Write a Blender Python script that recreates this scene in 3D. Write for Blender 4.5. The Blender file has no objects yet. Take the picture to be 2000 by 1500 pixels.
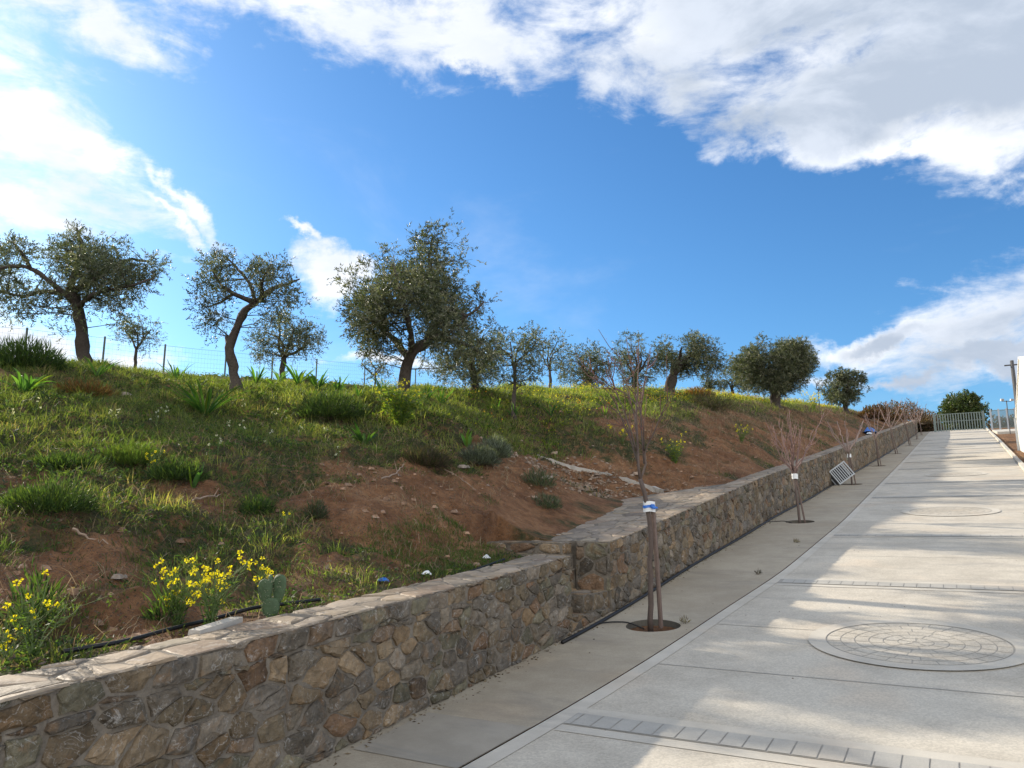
import bpy, math, random
import numpy as np
from mathutils import Vector
R = math.radians
rng = np.random.default_rng(7); random.seed(7)
scn = bpy.context.scene
col = scn.collection
PI = math.pi

# ------------------------------------------------------------------ camera
PITCH = R(10.5); F = 1500.0; EYE = 1.65
cam = bpy.data.cameras.new('camera'); cam.sensor_width = 36; cam.lens = 27.0
cam.clip_start = .05; cam.clip_end = 3000
co = bpy.data.objects.new('camera', cam); col.objects.link(co)
co.location = (0, 0, EYE); co.rotation_euler = (R(90) + PITCH, 0, 0)
scn.camera = co
scn.render.resolution_x = 1024; scn.render.resolution_y = 768

def ray(px, py):
    cx = (px - 1000) / F; cy = (750 - py) / F
    return np.array([cx, math.cos(PITCH) - cy * math.sin(PITCH), math.sin(PITCH) + cy * math.cos(PITCH)])
def P3(px, py, Z):
    p = ray(px, py) * Z; p[2] += EYE
    return p
_r = ray(1847, 804); TH = math.atan2(_r[0], _r[1]); G1 = _r[2] / math.hypot(_r[0], _r[1])
ST, CT = math.sin(TH), math.cos(TH)

# ------------------------------------------------------------------ light
SUN_AZ = R(-51)          # left of the view direction
SUN_EL = R(24.5)
sun = bpy.data.lights.new('sun', 'SUN'); sun.energy = 5.0; sun.angle = R(.55); sun.color = (1, .89, .74)
so = bpy.data.objects.new('sun', sun); col.objects.link(so)
sd = Vector((math.sin(SUN_AZ) * math.cos(SUN_EL), math.cos(SUN_AZ) * math.cos(SUN_EL), math.sin(SUN_EL)))
so.rotation_euler = sd.to_track_quat('Z', 'Y').to_euler(); so.location = (-20, 20, 30)
scn.view_settings.view_transform = 'Standard'; scn.view_settings.look = 'None'
scn.view_settings.exposure = 0.50; scn.view_settings.gamma = 1

# ------------------------------------------------------------------ sky
class NT:
    def __init__(s, tree): s.t = tree; s.n = tree.nodes; s.l = tree.links
    def new(s, typ, **kw):
        n = s.n.new(typ)
        for k, v in kw.items(): setattr(n, k, v)
        return n
    def put(s, a, sock):
        if isinstance(a, (int, float)): sock.default_value = a
        elif isinstance(a, (tuple, list)):
            if len(sock.default_value) == 4 and len(a) == 3: a = (*a, 1)
            sock.default_value = a
        else: s.l.new(a, sock)
    def math(s, op, a, b=0.0, c=0.0, clamp=False):
        n = s.new('ShaderNodeMath', operation=op); n.use_clamp = clamp
        for i, x in enumerate((a, b, c)): s.put(x, n.inputs[i])
        return n.outputs[0]
    def vmath(s, op, a, b=(0, 0, 0)):
        n = s.new('ShaderNodeVectorMath', operation=op); s.put(a, n.inputs[0]); s.put(b, n.inputs[1])
        return n.outputs[1] if op in ('DOT_PRODUCT', 'LENGTH') else n.outputs[0]
    def noise(s, vec, scale, detail=4, rough=.55, dist=0.0, out=0):
        n = s.new('ShaderNodeTexNoise'); s.put(vec, n.inputs['Vector']); n.inputs['Scale'].default_value = scale
        n.inputs['Detail'].default_value = detail; n.inputs['Roughness'].default_value = rough
        n.inputs['Distortion'].default_value = dist
        return n.outputs[out]
    def voro(s, vec, scale, feature='F1', out=0, rnd=1.0):
        n = s.new('ShaderNodeTexVoronoi', feature=feature); s.put(vec, n.inputs['Vector'])
        n.inputs['Scale'].default_value = scale; n.inputs['Randomness'].default_value = rnd
        return n.outputs[out]
    def ramp(s, fac, stops):
        n = s.new('ShaderNodeValToRGB'); s.put(fac, n.inputs[0]); e = n.color_ramp.elements
        while len(e) < len(stops): e.new(.5)
        for i, (p, c) in enumerate(stops): e[i].position = p; e[i].color = (*c, 1) if len(c) == 3 else c
        return n.outputs[0]
    def mr(s, x, a, b, c=0.0, d=1.0, smooth=True):
        n = s.new('ShaderNodeMapRange'); n.interpolation_type = 'SMOOTHSTEP' if smooth else 'LINEAR'
        s.put(x, n.inputs[0])
        for i, v in enumerate((a, b, c, d)): s.put(v, n.inputs[i + 1])
        return n.outputs[0]
    def mix(s, f, a, b, mode='MIX'):
        n = s.new('ShaderNodeMix', data_type='RGBA', blend_type=mode)
        s.put(f, n.inputs[0]); s.put(a, n.inputs[6]); s.put(b, n.inputs[7])
        return n.outputs[2]

world = bpy.data.worlds.new('World'); scn.world = world; world.use_nodes = True
wt = NT(world.node_tree); wt.n.clear()
sky = wt.new('ShaderNodeTexSky'); sky.sky_type = 'NISHITA'; sky.sun_disc = False
sky.sun_elevation = SUN_EL; sky.sun_rotation = SUN_AZ; sky.altitude = 100
sky.air_density = 1.0; sky.dust_density = .6; sky.ozone_density = 3.0
tc = wt.new('ShaderNodeTexCoord')
dirv = tc.outputs['Generated']
sep = wt.new('ShaderNodeSeparateXYZ'); wt.put(dirv, sep.inputs[0])
# cloud layer coordinates: azimuth and elevation (degrees / 10) of the sky direction
w1 = wt.vmath('SCALE', wt.vmath('SUBTRACT', wt.noise(dirv, 5.0, 8, .62, 0, 1), (.5, .5, .5)), (0, 0, 0))
w1.node.inputs[3].default_value = .17
dw = wt.vmath('ADD', dirv, w1)
s2 = wt.new('ShaderNodeSeparateXYZ'); wt.put(dw, s2.inputs[0])
az = wt.math('MULTIPLY', wt.math('ARCTAN2', s2.outputs[0], s2.outputs[1]), 5.7296)
el = wt.math('MULTIPLY', wt.math('ARCSINE', s2.outputs[2]), 5.7296)
cmb = wt.new('ShaderNodeCombineXYZ'); wt.put(az, cmb.inputs[0]); wt.put(el, cmb.inputs[1])
ae = cmb.outputs[0]
def azel(px, py):
    r = ray(px, py); return math.degrees(math.atan2(r[0], r[1])) / 10, math.degrees(math.atan2(r[2], math.hypot(r[0], r[1]))) / 10
# (centre px, py, half-length, half-width in photo pixels, rotation deg, weight): used only to place banks on the sky sphere
CL = [(1500, 10, 560, 130, 4, .8), (1780, 170, 360, 120, 8, 1), (1330, 130, 250, 100, 22, .7), (1620, 260, 300, 60, 14, .9), (860, 60, 290, 95, 8, .6), (930, 130, 120, 40, 14, .9),
      (560, 5, 350, 75, 4, .5), (235, 35, 160, 50, 24, .5), (300, 75, 100, 34, 30, .5), (1950, 60, 280, 200, 0, 1),
      (20, 100, 115, 105, 20, .42), (60, 270, 155, 115, 40, .44), (215, 330, 195, 66, 48, .42), (40, 410, 235, 80, 14, .38), (345, 415, 130, 20, 42, .5), (320, 450, 120, 14, 34, .5),
      (640, 535, 75, 60, 20, .9), (695, 505, 45, 24, 20, .7), (560, 457, 36, 11, 18, .5),
      (1945, 612, 220, 80, -20, .6), (1740, 650, 150, 28, -8, .8), (1960, 690, 150, 38, 6, .9), (1760, 722, 190, 15, -3, .5),
      (20, 680, 260, 34, 3, .6), (760, 715, 130, 16, 0, .5),
      (-560, 250, 420, 220, 30, 1), (900, -420, 700, 150, 5, .9), (-300, -300, 400, 120, 20, .9)]
field = None
for px, py, a, b, rot, w in CL:
    ca, ce = azel(px, py)
    m = wt.new('ShaderNodeMapping', vector_type='TEXTURE')
    wt.put(ae, m.inputs[0]); m.inputs['Location'].default_value = (ca, ce, 0)
    k = 1 / 262
    m.inputs['Rotation'].default_value = (0, 0, -R(rot)); m.inputs['Scale'].default_value = (a * k * 1.15, b * k * 1.15, 1)
    d = wt.math('MULTIPLY', wt.math('SUBTRACT', 1.0, wt.vmath('LENGTH', m.outputs[0])), w)
    # normalised fall-off so small clouds have as crisp an edge as large ones
    field = d if field is None else wt.math('SMOOTH_MAX', field, d, .12)
st = wt.new('ShaderNodeMapping'); wt.put(dirv, st.inputs[0]); st.inputs['Rotation'].default_value = (.2, R(35), .3); st.inputs['Scale'].default_value = (1, 1, 2.6)
fine = wt.noise(st.outputs[0], 9, 9, .62, .3)
fine2 = wt.noise(dirv, 22, 8, .6, 0)
fld = wt.math('ADD', field, wt.math('MULTIPLY', wt.math('SUBTRACT', fine, .5), 1.5))
fld = wt.math('ADD', fld, wt.math('MULTIPLY', wt.math('SUBTRACT', fine2, .5), .40))
mask = wt.mr(fld, -.05, .50)
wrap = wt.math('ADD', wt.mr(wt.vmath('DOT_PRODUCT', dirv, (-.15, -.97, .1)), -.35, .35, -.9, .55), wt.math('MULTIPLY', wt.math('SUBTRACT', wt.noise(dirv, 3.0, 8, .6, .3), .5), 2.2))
mask = wt.math('MAXIMUM', mask, wt.mr(wrap, .0, .35))      # unseen broken cloud added behind the viewer to raise the fill light
wisp = wt.math('MULTIPLY', wt.mr(wt.noise(st.outputs[0], 2.2, 6, .6, .5), .5, .8), .22)
mask = wt.math('MAXIMUM', mask, wisp)
# thickness: thick banks away from the sun have grey undersides
sunv = tuple(sd)
sdot = wt.vmath('DOT_PRODUCT', dirv, sunv)
grey = wt.math('MULTIPLY', wt.mr(wt.math('ADD', field, wt.math('MULTIPLY', wt.math('SUBTRACT', wt.noise(st.outputs[0], 3.2, 5, .5), .5), 1.6)), .05, .62), wt.mr(sdot, .93, .45))
ccol = wt.mix(grey, (.98, 1.0, 1.03, 1), (.44, .51, .62, 1))
mod = wt.mr(wt.noise(st.outputs[0], 4.5, 7, .6, .3), .40, .62, .0, .75)
ccol = wt.mix(mod, ccol, (.70, .76, .86, 1))
ccol = wt.mix(wt.mr(sdot, .15, -.45), ccol, (1.38, 1.40, 1.46, 1))      # added clouds opposite the sun brightened as fill, as if lit from the front
hs = wt.new('ShaderNodeHueSaturation'); hs.inputs['Saturation'].default_value = 1.12; hs.inputs['Value'].default_value = 1.0
sk = wt.new('ShaderNodeVectorMath', operation='SCALE'); wt.put(sky.outputs[0], sk.inputs[0]); sk.inputs[3].default_value = .135
wt.put(sk.outputs[0], hs.inputs['Color'])
skc = wt.mix(1.0, hs.outputs[0], (.66, .95, 1.12, 1), 'MULTIPLY')
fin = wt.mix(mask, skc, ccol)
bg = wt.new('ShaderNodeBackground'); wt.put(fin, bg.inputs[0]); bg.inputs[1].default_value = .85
wo = wt.new('ShaderNodeOutputWorld'); wt.l.new(bg.outputs[0], wo.inputs[0])

# ------------------------------------------------------------------ ground functions  (t along the road, u to its left, v behind the wall face)
_ts = np.linspace(-200, 900, 22001)
_s = np.clip((_ts - 2) / 10, 0, 1); _s = _s * _s * (3 - 2 * _s)
_g = .05 + (G1 - .05) * _s; _c = np.clip((_ts - 100) / 12, 0, 1); _g = _g * (1 - _c) - .03 * _c
_z = np.concatenate([[0], np.cumsum((_g[1:] + _g[:-1]) / 2 * np.diff(_ts))]); _z -= np.interp(0, _ts, _z)
def zr(t): return np.interp(t, _ts, _z)
def smooth_curve(pts):
    pts = np.array(pts); tt = np.arange(-60, 700, .25); y = np.interp(tt, pts[:, 0], pts[:, 1])
    k = np.hanning(13); k /= k.sum(); y = np.convolve(np.pad(y, 6, mode='edge'), k, 'valid')
    return lambda t: np.interp(t, tt, y)
UK = smooth_curve([(-30, 3.2), (0, 2.88), (4.18, 2.74), (5.59, 2.68), (7.5, 2.60), (9.33, 2.52), (12, 2.30), (17.8, 2.12), (24.4, 2.08), (39.5, 1.98), (77, 1.87), (110, 1.8)])
UW = smooth_curve([(-30, 2.6), (-10, 3.2), (3.77, 3.63), (5.68, 3.70), (9.11, 3.75), (12.31, 3.74), (18.24, 3.70), (30.75, 3.44), (56.6, 3.07), (90, 3.0), (300, 3)])
UR = smooth_curve([(-30, -1.9), (28, -2.05), (60, -2.85), (89, -3.5), (110, -3.9)])
HW = smooth_curve([(-30, .8), (1.9, .83), (5, .85), (7.6, .83), (9, .83), (11, .87), (14, .92), (18.5, 1.0), (24, 1.02), (43, 1.22), (77, 1.4), (100, 1.4)])
def W(t, u, z): return np.stack([t * ST - u * CT, t * CT + u * ST, z], -1) if isinstance(t, np.ndarray) or isinstance(u, np.ndarray) else np.array([t * ST - u * CT, t * CT + u * ST, z])
def TU(x, y): return x * ST + y * CT, -x * CT + y * ST

VN = [.45, 1.2, 2, 3, 4.2, 5.5, 8, 12, 18, 30, 60]
SEC = [(-60, [.75, .85, 1.0, 1.2, 1.5, 1.9, 2.6, 3.6, 4.3, 4.6, 4.0]),
 (-10, [.8, .88, 1.0, 1.25, 1.6, 2.0, 2.8, 3.9, 4.6, 4.8, 4.5]),
 (3, [.80, .88, 1.02, 1.3, 1.7, 2.12, 2.98, 4.2, 4.7, 4.7, 4.5]),
 (7, [.78, 1.1, 1.48, 1.88, 2.22, 2.5, 3.2, 4.3, 4.7, 4.7, 4.4]),
 (9.2, [.78, .86, 1.42, 1.95, 2.3, 2.6, 3.35, 4.35, 4.6, 4.6, 4.3]),
 (12, [.82, .84, 1.2, 2.0, 2.55, 3.0, 3.55, 4.25, 4.4, 4.3, 4.2]),
 (14, [.84, .85, .90, 1.2, 1.9, 2.8, 3.6, 4.1, 4.2, 4.2, 4.0]),
 (15.6, [.87, .89, 1.0, 1.30, 1.75, 2.75, 3.65, 4.0, 4.1, 4.0, 3.9]),
 (17, [.9, 1.15, 1.5, 2.0, 2.6, 3.1, 3.7, 3.95, 4.0, 3.9, 3.8]),
 (18.5, [.93, 1.32, 1.8, 2.35, 2.8, 3.2, 3.75, 3.95, 3.9, 3.8, 3.7]),
 (22, [.95, 1.42, 1.9, 2.45, 2.95, 3.35, 3.8, 3.9, 3.8, 3.7, 3.5]),
 (30, [.98, 1.4, 1.85, 2.5, 3.1, 3.55, 3.85, 3.9, 3.8, 3.6, 3.5]),
 (45, [1.13, 1.5, 1.95, 2.65, 3.2, 3.5, 3.7, 3.7, 3.5, 3.3, 3.0]),
 (65, [1.28, 1.6, 2.0, 2.55, 2.9, 3.1, 3.2, 3.2, 3.0, 2.8, 2.5]),
 (95, [1.3, 1.5, 1.7, 1.9, 2.1, 2.2, 2.2, 2.2, 2.2, 2.1, 2.0]),
 (112, [1.2, 1.5, 1.7, 1.9, 2.0, 2.0, 2.0, 2.0, 2.0, 2, 2]), (400, [.2] * 11)]
_gt = np.concatenate([np.arange(-60, 120, .2), [400]]); _gv = np.concatenate([np.arange(.2, 20, .15), [24, 30, 45, 60]])
_A = np.array([np.interp(_gv, VN, s[1]) for s in SEC]); _tn = np.array([s[0] for s in SEC])
_G = np.stack([np.interp(_gt, _tn, _A[:, j]) for j in range(len(_gv))], 1)
for _ in range(2):
    k = np.array([1, 3, 4, 3, 1.]) / 12
    Gp = np.pad(_G, ((2, 2), (0, 0)), mode='edge'); _G = sum(k[i] * Gp[i:i + len(_gt)] for i in range(5))
    Gp = np.pad(_G, ((0, 0), (2, 2)), mode='edge'); Gs = sum(k[i] * Gp[:, i:i + len(_gv)] for i in range(5)); _G[:, 3:-4] = Gs[:, 3:-4]
_perm = rng.random((256, 256))
def vnoise(x, y):
    xi = np.floor(x).astype(int); yi = np.floor(y).astype(int); fx = x - xi; fy = y - yi
    fx = fx * fx * (3 - 2 * fx); fy = fy * fy * (3 - 2 * fy)
    g = lambda a, b: _perm[a & 255, b & 255]
    return (g(xi, yi) * (1 - fx) + g(xi + 1, yi) * fx) * (1 - fy) + (g(xi, yi + 1) * (1 - fx) + g(xi + 1, yi + 1) * fx) * fy
def fbm(x, y, o=4):
    s = 0; a = .5; n = 0
    for i in range(o): s = s + a * vnoise(x * 2 ** i + 17.3 * i, y * 2 ** i + 9.1 * i); n += a; a *= .5
    return s / n
def bil(t, v):
    i = np.clip(np.searchsorted(_gt, t) - 1, 0, len(_gt) - 2); j = np.clip(np.searchsorted(_gv, v) - 1, 0, len(_gv) - 2)
    a = np.clip((t - _gt[i]) / (_gt[i + 1] - _gt[i]), 0, 1); b = np.clip((v - _gv[j]) / (_gv[j + 1] - _gv[j]), 0, 1)
    return (_G[i, j] * (1 - a) + _G[i + 1, j] * a) * (1 - b) + (_G[i, j + 1] * (1 - a) + _G[i + 1, j + 1] * a) * b
RT0, RT1, RV = 7.83, 9.0, 1.62          # the stair recess in the wall
def landw(t): return np.interp(t, [8.99, 9.0, 13.5, 15.0, 16.6], [.0, 1.75, 1.95, 1.3, .45])
def gz(t, v, rough=True):
    """height of the ground behind the wall"""
    t = np.asarray(t, float); v = np.asarray(v, float)
    h = bil(t, v)
    if rough:
        amp = np.clip((v - .5) / .8, 0, 1) * np.clip((v - landw(t)) / .5, 0, 1)
        n = (fbm(t * 1.1, v * 1.3, 4) - .5) * .34 + (fbm(t * 3.6 + 5, v * 3.6, 3) - .5) * .17 + (fbm(t * .35, v * .35 + 9, 2) - .5) * .25 - np.abs(fbm(t * 7.5 + 60, v * 7.5, 3) - .5) * .13 + np.maximum(fbm(t * 13 + 8, v * 13 + 3, 2) - .62, 0) * .22
        h = h + n * amp
    rec = (t > RT0 - .005) & (t < RT1 + .03) & (v < RV)
    h = np.where(rec, -.1, h)
    return zr(t) + h
def soil(t, v):
    """0 = bare earth .. 1 = grown over"""
    n = fbm(t * .9 + 3, v * .9 + 7, 4); n2 = fbm(t * 2.6, v * 2.6 + 31, 3)
    base = np.interp(v, [0, .5, .9, 2, 3, 4, 5, 7, 12, 40], [.66, .66, .50, .44, .60, .74, .82, .90, 1.0, 1.0])
    right = np.interp(t, [8, 9.5], [0, 1])
    bank = np.interp(v, [0, .5, 1, 2.4, 3.2, 3.9, 4.6, 8], [.46, .42, .36, .36, .52, .80, 1.0, 1.1])
    b = base * (1 - right) + bank * right
    bl = np.exp(-(((t - 8.3) / 1.3) ** 2 + ((v - 1.9) / .8) ** 2)); b = b - .45 * bl
    pth = np.exp(-(((t - 14) / 1.3) ** 2 + ((v - 2.8) / 1.1) ** 2)); b = b - .3 * pth
    return np.clip((b + (n - .5) * 1.5 + (n2 - .5) * .6 - .38) / .22, 0, 1)
def ground_at(px, py, v=None):
    """where the sight line of a photo pixel meets the ground behind the wall"""
    r = ray(px, py); ks = np.arange(3, 110, .02); P = r[None] * ks[:, None]; P[:, 2] += EYE
    t, u = TU(P[:, 0], P[:, 1]); vv = u - UW(t)
    g = np.where(vv > .3, gz(t, np.maximum(vv, .3)), zr(t)); d = P[:, 2] - g
    i = np.argmax(d < 0)
    if d.min() > 0: i = np.argmin(d + np.where(vv < .3, 9, 0))
    return t[i], vv[i], np.array([P[i, 0], P[i, 1], g[i]]), ks[i]
def road_at(px, py):
    r = ray(px, py); ks = np.arange(3, 140, .01); P = r[None] * ks[:, None]; P[:, 2] += EYE
    t, u = TU(P[:, 0], P[:, 1]); i = np.argmax(P[:, 2] < zr(t)); return t[i], u[i], ks[i]

# ------------------------------------------------------------------ tagging and mesh helpers
def tag(o, label=None, cat=None, group=None, kind=None):
    for k, v in (('label', label), ('category', cat), ('group', group), ('kind', kind)):
        if v: o[k] = v
    return o
def empty(name, loc, label, cat, group=None):
    o = bpy.data.objects.new(name, None); o.empty_display_size = .2; col.objects.link(o); o.location = tuple(float(a) for a in loc)
    return tag(o, label, cat, group)
def link(name, me, mat, parent=None):
    o = bpy.data.objects.new(name, me); col.objects.link(o)
    for m in (mat if isinstance(mat, (list, tuple)) else [mat]): me.materials.append(m)
    if parent: o.parent = parent
    return o
def fast_mesh(name, V, faces, cols=None, mats=None, smooth=False):
    """faces: list of (n,k) int arrays"""
    me = bpy.data.meshes.new(name)
    me.vertices.add(len(V)); me.vertices.foreach_set('co', np.ascontiguousarray(V, np.float32).ravel())
    faces = [f for f in faces if len(f)]
    tot = np.concatenate([np.full(len(f), f.shape[1], np.int32) for f in faces])
    loops = np.concatenate([f.ravel() for f in faces]).astype(np.int32)
    me.loops.add(len(loops)); me.loops.foreach_set('vertex_index', loops)
    me.polygons.add(len(tot)); me.polygons.foreach_set('loop_start', np.concatenate([[0], np.cumsum(tot)[:-1]]).astype(np.int32))
    me.polygons.foreach_set('loop_total', tot)
    if mats is not None: me.polygons.foreach_set('material_index', np.asarray(mats, np.int32))
    me.polygons.foreach_set('use_smooth', np.full(len(tot), smooth))
    if cols is not None:
        a = me.color_attributes.new('col', 'FLOAT_COLOR', 'POINT')
        c = np.ones((len(V), 4), np.float32); c[:, :3] = cols; a.data.foreach_set('color', c.ravel())
    me.update(calc_edges=True); me.validate()
    return me
class MB:
    def __init__(s): s.v = []; s.f = []; s.c = []; s.m = []; s.n = 0
    def add(s, V, faces, c=(1, 1, 1), m=0):
        V = np.asarray(V, float).reshape(-1, 3); s.v.append(V)
        c = np.asarray(c, float); s.c.append(np.broadcast_to(c, (len(V), 3)))
        for f in faces: s.f.append([i + s.n for i in f]); s.m.append(m)
        s.n += len(V)
    def box(s, c, sx, sy, sz, ax=None, col_=(1, 1, 1), m=0, jit=0):
        ax = np.eye(3) if ax is None else np.asarray(ax)
        V = np.array([[x, y, z] for x in (-.5, .5) for y in (-.5, .5) for z in (-.5, .5)]) * (sx, sy, sz)
        if jit: V = V + rng.normal(0, jit, V.shape)
        V = V @ ax + np.asarray(c)
        s.add(V, [(0, 1, 3, 2), (4, 6, 7, 5), (0, 4, 5, 1), (2, 3, 7, 6), (0, 2, 6, 4), (1, 5, 7, 3)], col_, m)
    def tube(s, pts, rad, n=6, col_=(1, 1, 1), m=0, cap=True, rough=0):
        pts = np.asarray(pts, float); rad = np.broadcast_to(np.asarray(rad, float), (len(pts),))
        T = np.gradient(pts, axis=0); T /= np.linalg.norm(T, axis=1)[:, None] + 1e-9
        ref = np.array([0, 0, 1.]) if abs(T[0][2]) < .9 else np.array([1., 0, 0])
        V = []
        for i in range(len(pts)):
            a = np.cross(T[i], ref); a /= np.linalg.norm(a) + 1e-9; b = np.cross(T[i], a); ref = np.cross(a, T[i])
            ang = np.arange(n) * 2 * PI / n
            rr_ = rad[i] * (1 + rough * (.6 * np.sin(ang * 3 + i * .35) + .4 * np.sin(ang * 5 - i * .6)) + rough * rng.normal(0, .35, n)) if rough else np.full(n, rad[i])
            V.append(pts[i] + rr_[:, None] * (np.cos(ang)[:, None] * a + np.sin(ang)[:, None] * b))
        V = np.concatenate(V); fs = []
        for i in range(len(pts) - 1):
            for j in range(n): fs.append((i * n + j, i * n + (j + 1) % n, (i + 1) * n + (j + 1) % n, (i + 1) * n + j))
        if cap: fs.append(tuple(range(n))[::-1]); fs.append(tuple((len(pts) - 1) * n + j for j in range(n)))
        s.add(V, fs, col_, m)
    def build(s, name, mat, parent=None, smooth=False, org=None):
        V = np.concatenate(s.v)
        if org is not None: V = V - np.asarray(org)
        by = {}
        for f, m in zip(s.f, s.m): by.setdefault(len(f), ([], []))[0].append(f); by[len(f)][1].append(m)
        fa = [np.array(a) for a, _ in by.values()]; ma = sum([b for _, b in by.values()], [])
        me = fast_mesh(name, V, fa, np.concatenate(s.c), ma, smooth)
        return link(name, me, mat, parent)
def unit(a): return a / (np.linalg.norm(a, axis=-1, keepdims=True) + 1e-9)
def resample(pts, n, wob=0, seed=0):
    pts = np.asarray(pts, float); d = np.concatenate([[0], np.cumsum(np.linalg.norm(np.diff(pts, axis=0), axis=1))])
    x = np.linspace(0, d[-1], n)
    # catmull style smoothing by cubic hermite
    m = np.gradient(pts, d, axis=0) if len(pts) > 2 else np.repeat((pts[1:] - pts[:1]) / d[-1], 2, 0)
    i = np.clip(np.searchsorted(d, x) - 1, 0, len(pts) - 2); h = (d[i + 1] - d[i])[:, None]; s = ((x - d[i])[:, None]) / h
    p = (2 * s ** 3 - 3 * s ** 2 + 1) * pts[i] + (s ** 3 - 2 * s ** 2 + s) * h * m[i] + (-2 * s ** 3 + 3 * s ** 2) * pts[i + 1] + (s ** 3 - s ** 2) * h * m[i + 1]
    if wob: p[1:-1] += rng.normal(0, wob, (n - 2, 3))
    return p
def leaf_arrays(P, D, L, Wd, C, side=None):
    n = len(P); D = unit(D)
    if side is None: side = unit(np.cross(D, rng.normal(size=(n, 3))))
    L = np.broadcast_to(L, (n,))[:, None]; Wd = np.broadcast_to(Wd, (n,))[:, None]
    nrm = unit(np.cross(D, side))
    V = np.stack([P, P + D * L * .45 + side * Wd * .5 + nrm * L * .05, P + D * L, P + D * L * .45 - side * Wd * .5 + nrm * L * .05], 1).reshape(-1, 3)
    Fq = np.arange(4 * n).reshape(n, 4)
    return V, Fq, np.repeat(C, 4, 0)
def blade_arrays(P, lean, L, Wd, C, bend=.5, twist=None):
    """five-vertex grass blades: base pair, middle pair, tip"""
    n = len(P); L = np.broadcast_to(L, (n,))[:, None]; Wd = np.broadcast_to(Wd, (n,))[:, None]; bend = np.broadcast_to(bend, (n,))[:, None]
    ang = rng.random(n) * 2 * PI if twist is None else twist
    side = np.stack([np.cos(ang), np.sin(ang), np.zeros(n)], 1)
    up = np.array([0, 0, 1.])
    d0 = unit(up + lean * .6); d1 = unit(up * (1 - bend * .9) + lean * (1 + bend))
    M = P + d0 * L * .55; Tp = M + d1 * L * .5
    V = np.stack([P - side * Wd * .4, P + side * Wd * .4, M + side * Wd * .5, M - side * Wd * .5, Tp], 1).reshape(-1, 3)
    b = np.arange(n)[:, None] * 5
    return V, b + np.array([[0, 1, 2, 3]]), b + np.array([[3, 2, 4]]), np.repeat(C, 5, 0)

# ------------------------------------------------------------------ materials
def newmat(name):
    m = bpy.data.materials.new(name); m.use_nodes = True; t = NT(m.node_tree)
    b = t.n['Principled BSDF']; b.inputs['Roughness'].default_value = .85
    b.inputs['Specular IOR Level'].default_value = .25
    return m, t, b
def bump(t, b, h, strength=.4, dist=.02):
    n = t.new('ShaderNodeBump'); n.inputs['Strength'].default_value = strength; n.inputs['Distance'].default_value = dist
    t.put(h, n.inputs['Height']); t.l.new(n.outputs[0], b.inputs['Normal'])
def coords(t):
    g = t.new('ShaderNodeNewGeometry'); return g.outputs['Position']
def rotroad(t, p):
    m = t.new('ShaderNodeMapping', vector_type='POINT'); t.put(p, m.inputs[0]); m.inputs['Rotation'].default_value = (0, 0, TH); return m.outputs[0]
def simple(name, c, rough=.8, var=.15, scale=20, bmp=.2, metal=0, spec=.3):
    m, t, b = newmat(name); p = coords(t)
    n = t.noise(p, scale, 4)
    t.put(t.mix(n, tuple(x * (1 - var) for x in c) + (1,), tuple(min(1, x * (1 + var)) for x in c) + (1,)), b.inputs['Base Color'])
    b.inputs['Roughness'].default_value = rough; b.inputs['Metallic'].default_value = metal; b.inputs['Specular IOR Level'].default_value = spec
    if bmp: bump(t, b, t.noise(p, scale * 3, 3), bmp, .01)
    return m
def leafmat(name, trans=.45, rough=.5, spec=.3, tint=(1.35, 1.5, .55)):
    m, t, b = newmat(name); a = t.new('ShaderNodeAttribute'); a.attribute_name = 'col'
    t.l.new(a.outputs['Color'], b.inputs['Base Color']); b.inputs['Roughness'].default_value = rough; b.inputs['Specular IOR Level'].default_value = spec
    tr = t.new('ShaderNodeBsdfTranslucent'); t.put(t.mix(1.0, a.outputs['Color'], (*tint, 1), 'MULTIPLY'), tr.inputs[0])
    mx = t.new('ShaderNodeMixShader'); mx.inputs[0].default_value = trans
    t.l.new(b.outputs[0], mx.inputs[1]); t.l.new(tr.outputs[0], mx.inputs[2]); t.l.new(mx.outputs[0], t.n['Material Output'].inputs[0])
    return m
M_leaf = leafmat('olive_leaf', .32, .42, .5)
M_grass = leafmat('grass_blade', .55, .55, .25, (1.6, 1.7, .5))
M_dry = leafmat('dry_stalk', .35, .7, .1, (1.2, 1.1, .9))
M_petal = leafmat('petal', .5, .6, .1, (1.3, 1.25, .6))

def attr_mat(name, rough=.85, scale=30, var=.35, bmp=.5, dist=.01):
    m, t, b = newmat(name); a = t.new('ShaderNodeAttribute'); a.attribute_name = 'col'; p = coords(t)
    n = t.noise(p, scale, 6, .65); n2 = t.noise(p, scale * .22, 4, .6)
    f = t.math('ADD', t.math('MULTIPLY', n, var * 1.8), t.math('MULTIPLY', n2, var * 1.8))
    f = t.math('ADD', f, 1 - var * 1.8)
    k = t.new('ShaderNodeVectorMath', operation='SCALE'); t.put(a.outputs['Color'], k.inputs[0]); t.put(f, k.inputs[3])
    t.l.new(k.outputs[0], b.inputs['Base Color']); b.inputs['Roughness'].default_value = rough
    bump(t, b, t.math('ADD', n, t.math('MULTIPLY', n2, .7)), bmp, dist)
    return m, t, b, p, k.outputs[0]
M_bark = attr_mat('bark', .9, 26, .5, 1.0, .03)[0]
M_twig = attr_mat('twig_bark', .8, 40, .3, .4, .005)[0]
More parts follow.
